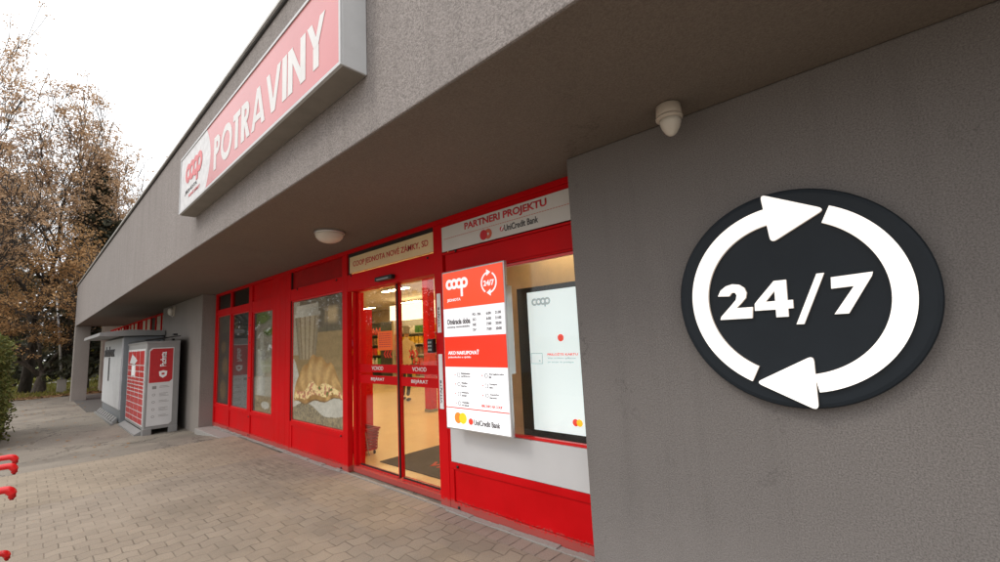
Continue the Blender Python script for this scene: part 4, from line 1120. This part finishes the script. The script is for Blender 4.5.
for sx, hy, hz in ((-1, .23, .93), (1, .14, .88)):
    vs = [(.0, -.02, .03, .022), (0, 0, -.03, .030, .016)]; es = [(0, 1)]
    for f_, (ox, ln) in enumerate(((-.024, .06), (-.008, .07), (.008, .065), (.022, .05))):
        n_ = len(vs); vs += [(ox, .005, -.06, .009), (ox, .015, -.06 - ln * .6, .008), (ox, .03, -.06 - ln, .007)]; es += [(1, n_), (n_, n_ + 1), (n_ + 1, n_ + 2)]
    n_ = len(vs); vs += [(-.03 * sx, .02, -.025, .010), (-.045 * sx, .035, -.055, .008)]; es += [(1, n_), (n_, n_ + 1)]
    vs = [(a[0] + sx * .215, a[1] + hy, a[2] + hz) + tuple(a[3:]) for a in vs]
    skinned('hand', vs, es, 'skin', body, 1, 1)
for x, y in ((-.10, -.02), (.11, -.24)):
    skinned('shoe', [(x, y - .05, .05, .045, .04), (x, y + .06, .045, .05, .038), (x, y + .16, .035, .04, .028)], [(0, 1), (1, 2)], 'shoe', body, 0)

# ------------------------------------------------------------------ trolleys at the left edge
def trolley(x, lab, first):
    b = thing('shopping_trolley', lab, 'shopping trolley', (x, -3.0, 0), 'red handled shopping trolleys in a nested row')
    def W(p): return (x + p[0], p[1], p[2])
    yr, yl = -2.70, -3.24
    # push handle with rounded end cap that turns down
    hp = [(0, yl, .93), (.0, yl, .985), (0, yl + .03, 1.0), (0, yr - .05, 1.0)] + [(.0, yr + .022 * math.sin(R(a_)), .978 + .022 * math.cos(R(a_))) for a_ in (0, 20, 40, 60, 80)] + [(0, yr + .023, .968), (0, yr + .022, .958)]
    MB().tube([W(p) for p in hp], [.012, .013, .013, .013, .014, .0145, .015, .015, .0145, .012, .006], 16).build('handle', 'red_plastic', b, True)
    MB().tube([W((.10, yl, .56)), W((.10, yr - .04, .56))] + [W((.11, yr + .022 * math.sin(R(a_)), .538 + .022 * math.cos(R(a_)))) for a_ in (0, 20, 40, 60, 80)] + [W((.11, yr + .023, .530)), W((.11, yr + .022, .520))], [.013, .013, .014, .0145, .015, .015, .0145, .012, .006], 16).build('bumper', 'red_plastic', b, True)
    m = MB()
    a, c = yr - .06, yl + .06
    for y in (a, c):
        m.tube([W((0, y, .99)), W((.02, y, .95)), W((-.02, y, .58)), W((.10, y, .54))], .008, 6)
        m.tube([W((.10, y, .54)), W((.02, y, .12)), W((-.75, y, .12))], .011, 6)
        m.tube([W((-.02, y, .93)), W((-.85, y, .88))], .007, 6); m.tube([W((-.02, y, .58)), W((-.80, y, .62))], .006, 6)
        for k in range(12): m.tube([W((-.05 - k * .065, y, .93 - k * .004)), W((-.05 - k * .065, y, .58 + k * .003))], .0025, 4)
    for k in range(8): m.tube([W((-.85, c + (a - c) * k / 7, .88)), W((-.80, c + (a - c) * k / 7, .62)), W((-.02, c + (a - c) * k / 7, .58))], .0025, 4)
    m.tube([W((-.85, a, .88)), W((-.85, c, .88))], .007, 6); m.tube([W((-.75, a, .12)), W((-.75, c, .12))], .011, 6)
    m.build('wire_basket', 'alu', b)
    for dx in (.0, -.72):
        for y in (a, c):
            wl = MB().lathe([(.055, -.014), (.06, -.008), (.06, .008), (.055, .014)], x + dx, y, .062, 18, 'y').build('wheel', 'black', b, True)
trolley(-2.66, 'nearest shopping trolley with red handle at the left edge of the photo', True)
trolley(-3.23, 'middle shopping trolley of the row, its red handle just above the nearest one', False)
trolley(-3.52, 'rearmost shopping trolley of the row, only the tip of its red handle showing', False)

# ------------------------------------------------------------------ vegetation
def grow(seed, base, height, r0, spread, fork=.22, depth=5, lean=(0, 0), nlimb=5, droop=0.0, kids=(3, 4)):
    rnd = random.Random(seed); segs = []; tips = []
    def br(p, d, L, r, dep):
        pts = [p.copy()]; rr = [r]; n = 4 if dep < 3 else 3
        for k in range(n):
            j = Vector((rnd.gauss(0, 1), rnd.gauss(0, 1), rnd.gauss(0, .7))) * (.16 + .05 * dep)
            d2 = (d + j + Vector((0, 0, .05 if dep < 3 else -droop))).normalized(); p = p + d2 * L / n; d = (d * .6 + d2 * .4).normalized()
            pts.append(p.copy()); rr.append(r * (1 - .55 * (k + 1) / n))
        segs.append((dep, pts, rr))
        if dep >= depth:
            tips.extend([(q.copy(), dep) for q in pts[1:]]); return
        nk = rnd.randint(*kids) if dep else nlimb
        for k in range(nk):
            i_ = rnd.randint(1, n) if dep else n - (k % 2)
            q = pts[i_]; a = rnd.uniform(0, 2 * PI) if dep else 2 * PI * k / nk + rnd.uniform(-.4, .4)
            side = Vector((math.cos(a), math.sin(a), 0)); tilt = rnd.uniform(.45, .9) * (spread if dep == 0 else 1)
            nd = (d * math.cos(tilt) + side * math.sin(tilt) + Vector((0, 0, .10))).normalized()
            br(q, nd, L * (rnd.uniform(.62, .85) if dep else (height * .36 / (height * fork))), max(.008, rr[i_] * rnd.uniform(.52, .75)), dep + 1)
    br(Vector(base), Vector((lean[0], lean[1], 1)).normalized(), height * fork, r0, 0)
    return segs, tips
def tree(name, lab, cat, group, seed, base, height, r0, spread, leafmat, barkmat, nleaf=6, ls=.14, scat=.35, flat=.5, dens=.5, **kw):
    t = thing(name, lab, cat, base, group)
    rad = kw.pop('rad', None)
    segs, tips = grow(seed, base, height, r0, spread, **kw)
    if rad:
        b0 = Vector(base); P_ = [q for d_, pts_, r_ in segs for q in pts_]
        zs = sorted(q.z for q in P_); rs = sorted(math.hypot(q.x - b0.x, q.y - b0.y) for q in P_)
        kz = (height + b0.z) / zs[int(len(zs) * .995)]; kr = rad / rs[int(len(rs) * .99)]
        def f_(q):
            t_ = math.hypot(q.x - b0.x, q.y - b0.y) * kr / rad; hz = (q.z - b0.z) * kz / height; w_ = ss(.18, .45, hz)
            g_ = kr * ((1 - w_) + w_ * max(t_, .02) ** -.4) if t_ > 0 else kr
            # round the crown off towards its top
            g_ *= 1 - .45 * ss(.72, 1.05, hz)
            return Vector((b0.x + (q.x - b0.x) * g_, b0.y + (q.y - b0.y) * g_, b0.z + (q.z - b0.z) * kz))
        segs = [(d_, [f_(q) for q in pts_], r_) for d_, pts_, r_ in segs]; tips = [(f_(q), d_) for q, d_ in tips]
    m = MB()
    for dep, pts, rr in segs: m.tube(pts, [max(q_, .013) for q_ in rr], 8 if dep == 0 else (6 if dep < 3 else 3), dep < 2)
    m.build('trunk', barkmat, t, True, fix=False)
    if leafmat:
        random.seed(seed + 100); m = MB(); sel = [p for p, d in tips]
        for p in sel:
            if random.random() > dens * (.35 + 1.3 * vn(p.x * .9 + p.z * .5, p.y * .9 - p.z * .8)): continue
            c_ = p + Vector((random.gauss(0, .1), random.gauss(0, .1), 0))
            for k in range(nleaf):
                q = c_ + Vector((random.gauss(0, scat), random.gauss(0, scat), random.gauss(-.05, scat * flat)))
                leafquad(m.bm, q, random.uniform(.6, 1.3) * ls)
        m.build('crown', leafmat, t, False, fix=False)
    return t
GR = 'bare and autumn trees beyond the building'
tree('tree', 'broad autumn tree with forked low trunk and tan leaves beside the thin grey pole', 'tree', GR, 3, (-30.8, -2.15, -.15), 8.6, .28, 1.15, 'leaf_gold', 'bark', 14, .065, .15, .45, .7, fork=.12, nlimb=6, rad=4.4)
tree('tree', 'tall spreading tree with dark arching limbs and brown leaf clusters at the left edge', 'tree', GR, 8, (-27.5, -6.4, -.15), 11.5, .30, 1.2, 'leaf_brown', 'bark_dark', 16, .055, .13, .4, .5, fork=.28, nlimb=6, rad=4.6)
tree('tree', 'high thin crowned tree with sparse brown leaves against the sky', 'tree', GR, 21, (-32, -2.6, -.15), 17.4, .26, 1.3, 'leaf_brown', 'bark_dark', 20, .065, .17, .35, .7, fork=.33, nlimb=7, rad=5.0)
tree('tree', 'bare grey twiggy tree rising just behind the far roof corner', 'tree', GR, 33, (-42, 1.9, -.15), 13.8, .16, .9, None, 'bark', fork=.3, nlimb=6, rad=2.3)
tree('tree', 'leafless tree behind the roof edge, right of the twiggy one', 'tree', GR, 34, (-60, 8.0, -.15), 17, .22, .9, None, 'bark', fork=.3, nlimb=6, rad=4)
tree('tree', 'low bushy tree with tangled branches close to the far column', 'tree', GR, 41, (-34.5, 1.3, -.15), 7.0, .18, 1.0, 'leaf_gold', 'bark', 6, .08, .2, .4, .35, fork=.15, nlimb=6, rad=2.6)

def conifer(lab, seed, base, height, rad, rb=.2, n=46):
    t = thing('conifer_tree', lab, 'conifer', base, 'dark conifers behind the autumn trees'); rnd = random.Random(seed); random.seed(seed)
    b = Vector(base); m = MB(); m.tube([b, b + Vector((0, 0, height * .5)), b + Vector((0, 0, height))], [rb, rb * .6, .02], 8); lf = MB()
    for k in range(n):
        z = height * (.08 + .92 * (k + rnd.random()) / n); L = rad * (1 - z / height) ** .75 * rnd.uniform(.7, 1.15) + .25
        for q in range(6):
            a = rnd.uniform(0, 2 * PI); d = Vector((math.cos(a), math.sin(a), 0)); p0 = b + Vector((0, 0, z)); pts = [p0, p0 + d * L * .5 + Vector((0, 0, -.06 * L)), p0 + d * L + Vector((0, 0, -.12 * L))]
            m.tube(pts, [.03, .018, .006], 3, False)
            for s_ in range(int(9 + L * 11)):
                f = rnd.uniform(.12, 1); c_ = p0 + d * L * f + Vector((rnd.gauss(0, .12 * L * .5), rnd.gauss(0, .12 * L * .5), -.14 * L * f + rnd.gauss(-.08, .09)))
                leafquad(lf.bm, c_, rnd.uniform(.10, .24))
    m.build('trunk', 'bark_dark', t, True, fix=False); lf.build('crown', 'needle', t, fix=False)
conifer('tall dark conifer standing highest above the autumn leaves', 50, (-30.2, -.55, -.15), 11.6, 1.7, .14)
conifer('dark conifer immediately right of the tallest conifer', 51, (-45, 1.6, -.15), 12.5, 2.8)
conifer('dark conifer behind the autumn tree at the left edge', 52, (-46, -4.2, -.15), 12.0, 3.2)
conifer('smaller dark conifer seen past the far column', 53, (-40, 2.9, -.15), 9.5, 2.6)

# mixed undergrowth and far woods
def bush(name, lab, seed, c, rx, ry, h, mat, n, ls=.11, cat='shrub', group=None):
    t = thing(name, lab, cat, (c[0], c[1], -.12), group); rnd = random.Random(seed); random.seed(seed)
    m = MB()
    for k in range(14):
        a = rnd.uniform(0, 2 * PI); r_ = rnd.random() * .8
        m.tube([(c[0], c[1], -.14), (c[0] + rx * r_ * .5 * math.cos(a), c[1] + ry * r_ * .5 * math.sin(a), h * .45), (c[0] + rx * r_ * math.cos(a), c[1] + ry * r_ * math.sin(a), h * .9)], [.03, .02, .006], 4, False)
    m.build('stem', 'bark', t, fix=False); m = MB()
    for k in range(n):
        a = rnd.uniform(0, 2 * PI); e = math.asin(rnd.uniform(-.2, 1)); r_ = rnd.uniform(.55, 1.05) + .12 * math.sin(a * 5 + e * 7)
        leafquad(m.bm, Vector((c[0] + rx * r_ * math.cos(a) * math.cos(e), c[1] + ry * r_ * math.sin(a) * math.cos(e), max(-.1, h * .42 + h * .58 * r_ * math.sin(e)))), rnd.uniform(.6, 1.3) * ls)
    m.build('crown', mat, t, fix=False)
bush('shrub', 'yellow green shrub behind the thin grey pole', 61, (-38, .0, 0), 1.3, 1.2, 2.6, 'leaf_yellowgreen', 1900)
bush('shrub', 'low green shrub seen between the far column and the pale end wall', 62, (-37, 2.2, 0), 1.3, 1.2, 1.8, 'leaf_yellowgreen', 1600)
bush('shrub', 'small dark evergreen ball beside the forked trunk', 63, (-39, -3.0, 0), .8, .8, 1.2, 'needle', 1500, .08)
bush('shrub', 'tall yellowing shrub at the left edge above the hedge', 64, (-36, -5.0, 0), 1.2, 1.2, 3.0, 'leaf_yellowgreen', 1800)
# hedge at the left edge
hd = thing('hedge', 'clipped dark green hedge at the left edge of the photo', 'hedge', (-14, -4.2, -.12)); m = MB(); rnd = random.Random(7); random.seed(7)
for k in range(26000):
    f = rnd.random(); x = rnd.uniform(-15.6, -12.6); y = rnd.uniform(-6.5, -3.03); z = rnd.uniform(-.1, 1.95)
    s_ = rnd.random()
    if s_ < .42: y = -3.08 + rnd.gauss(0, .09) + .08 * math.sin(x * 3 + z * 4)
    elif s_ < .82: x = -12.65 + rnd.gauss(0, .08) + .08 * math.sin(y * 3 + z * 5)
    else: z = 1.9 + rnd.gauss(0, .08)
    leafquad(m.bm, Vector((x, y, max(-.1, z))), rnd.uniform(.03, .06))
m.build('foliage', 'leaf_green', hd, fix=False)
mb = MB()
for k in range(40):
    x = rnd.uniform(-15.3, -12.9); y = rnd.uniform(-6.2, -3.2); mb.tube([(x, y, -.14), (x + rnd.uniform(-.2, .2), y + rnd.uniform(-.15, .15), 1.9)], [.03, .01], 5)
mb.build('stem', 'bark_dark', hd, fix=False)
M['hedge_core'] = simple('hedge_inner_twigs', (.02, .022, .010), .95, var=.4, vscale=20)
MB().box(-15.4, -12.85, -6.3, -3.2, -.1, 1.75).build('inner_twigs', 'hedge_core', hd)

# far wood: one uncountable mass
random.seed(77); m = MB()
for k in range(30000):
    y = random.uniform(-60, 45); x = -64 + random.gauss(0, 2.2); top = 8.5 + 2.5 * vn(y * .25, 2) + 1.2 * vn(y * 1.1, 5)
    z = random.uniform(1.8, top) if random.random() < .85 else random.uniform(.2, 2.2)
    leafquad(m.bm, Vector((x, y, z)), random.uniform(.25, .6))
for k in range(150):
    y = random.uniform(-60, 45); x = -63 + random.gauss(0, 2); m.tube([(x, y, -.15), (x + random.uniform(-.4, .4), y + random.uniform(-.4, .4), 8)], [.16, .05], 5)
M['far_wood'] = leaf_mat('far_wood_foliage', (.045, .040, .025), (.085, .07, .042), (.16, .10, .05), .3, .1)
tag(m.build('far_wood', 'far_wood', fix=False), 'dense dark wood of trees beyond the grass', kind='stuff')
for k_, (x, y, r_, lab) in enumerate(((-33, 1.75, .16, 'dark straight trunk right behind the far column'), (-36.5, -4.6, .15, 'dark trunk left of the forked autumn tree'), (-38, .9, .2, 'thick dark trunk between the pole and the far column'), (-34.5, -3.6, .09, 'thin slanting dark trunk left of the forked autumn tree'))):
    tree('tree', lab, 'tree', GR, 80 + k_, (x, y, -.15), 11, r_, .8, 'leaf_brown', 'bark_dark', 2, .12, .3, .4, fork=.45, nlimb=5, depth=4)

# street lamp pole
p = thing('lamp_post', 'thin grey pole with a thick pale base leaning beside the forked tree', 'pole', (-29.4, -1.42, -.1))
MB().tube([(-29.4, -1.42, .45), (-29.4, -1.78, 4.3)], [.06, .042], 10).build('pole', 'alu', p, True)
MB().box(-29.58, -29.22, -1.58, -1.26, -.12, .50, .03).build('base_box', 'column', p)
MB().tube([(-29.4, -1.78, 4.3), (-29.4, -1.80, 4.42)], [.075, .06], 10).build('cap', 'grey_metal', p, True)

# ------------------------------------------------------------------ render settings
scene.view_settings.view_transform = 'Standard'; scene.view_settings.look = 'None'; scene.view_settings.exposure = 0; scene.view_settings.gamma = 1
scene.render.engine = 'CYCLES'
scene.cycles.max_bounces = 8; scene.cycles.transparent_max_bounces = 12
bpy.context.view_layer.update()
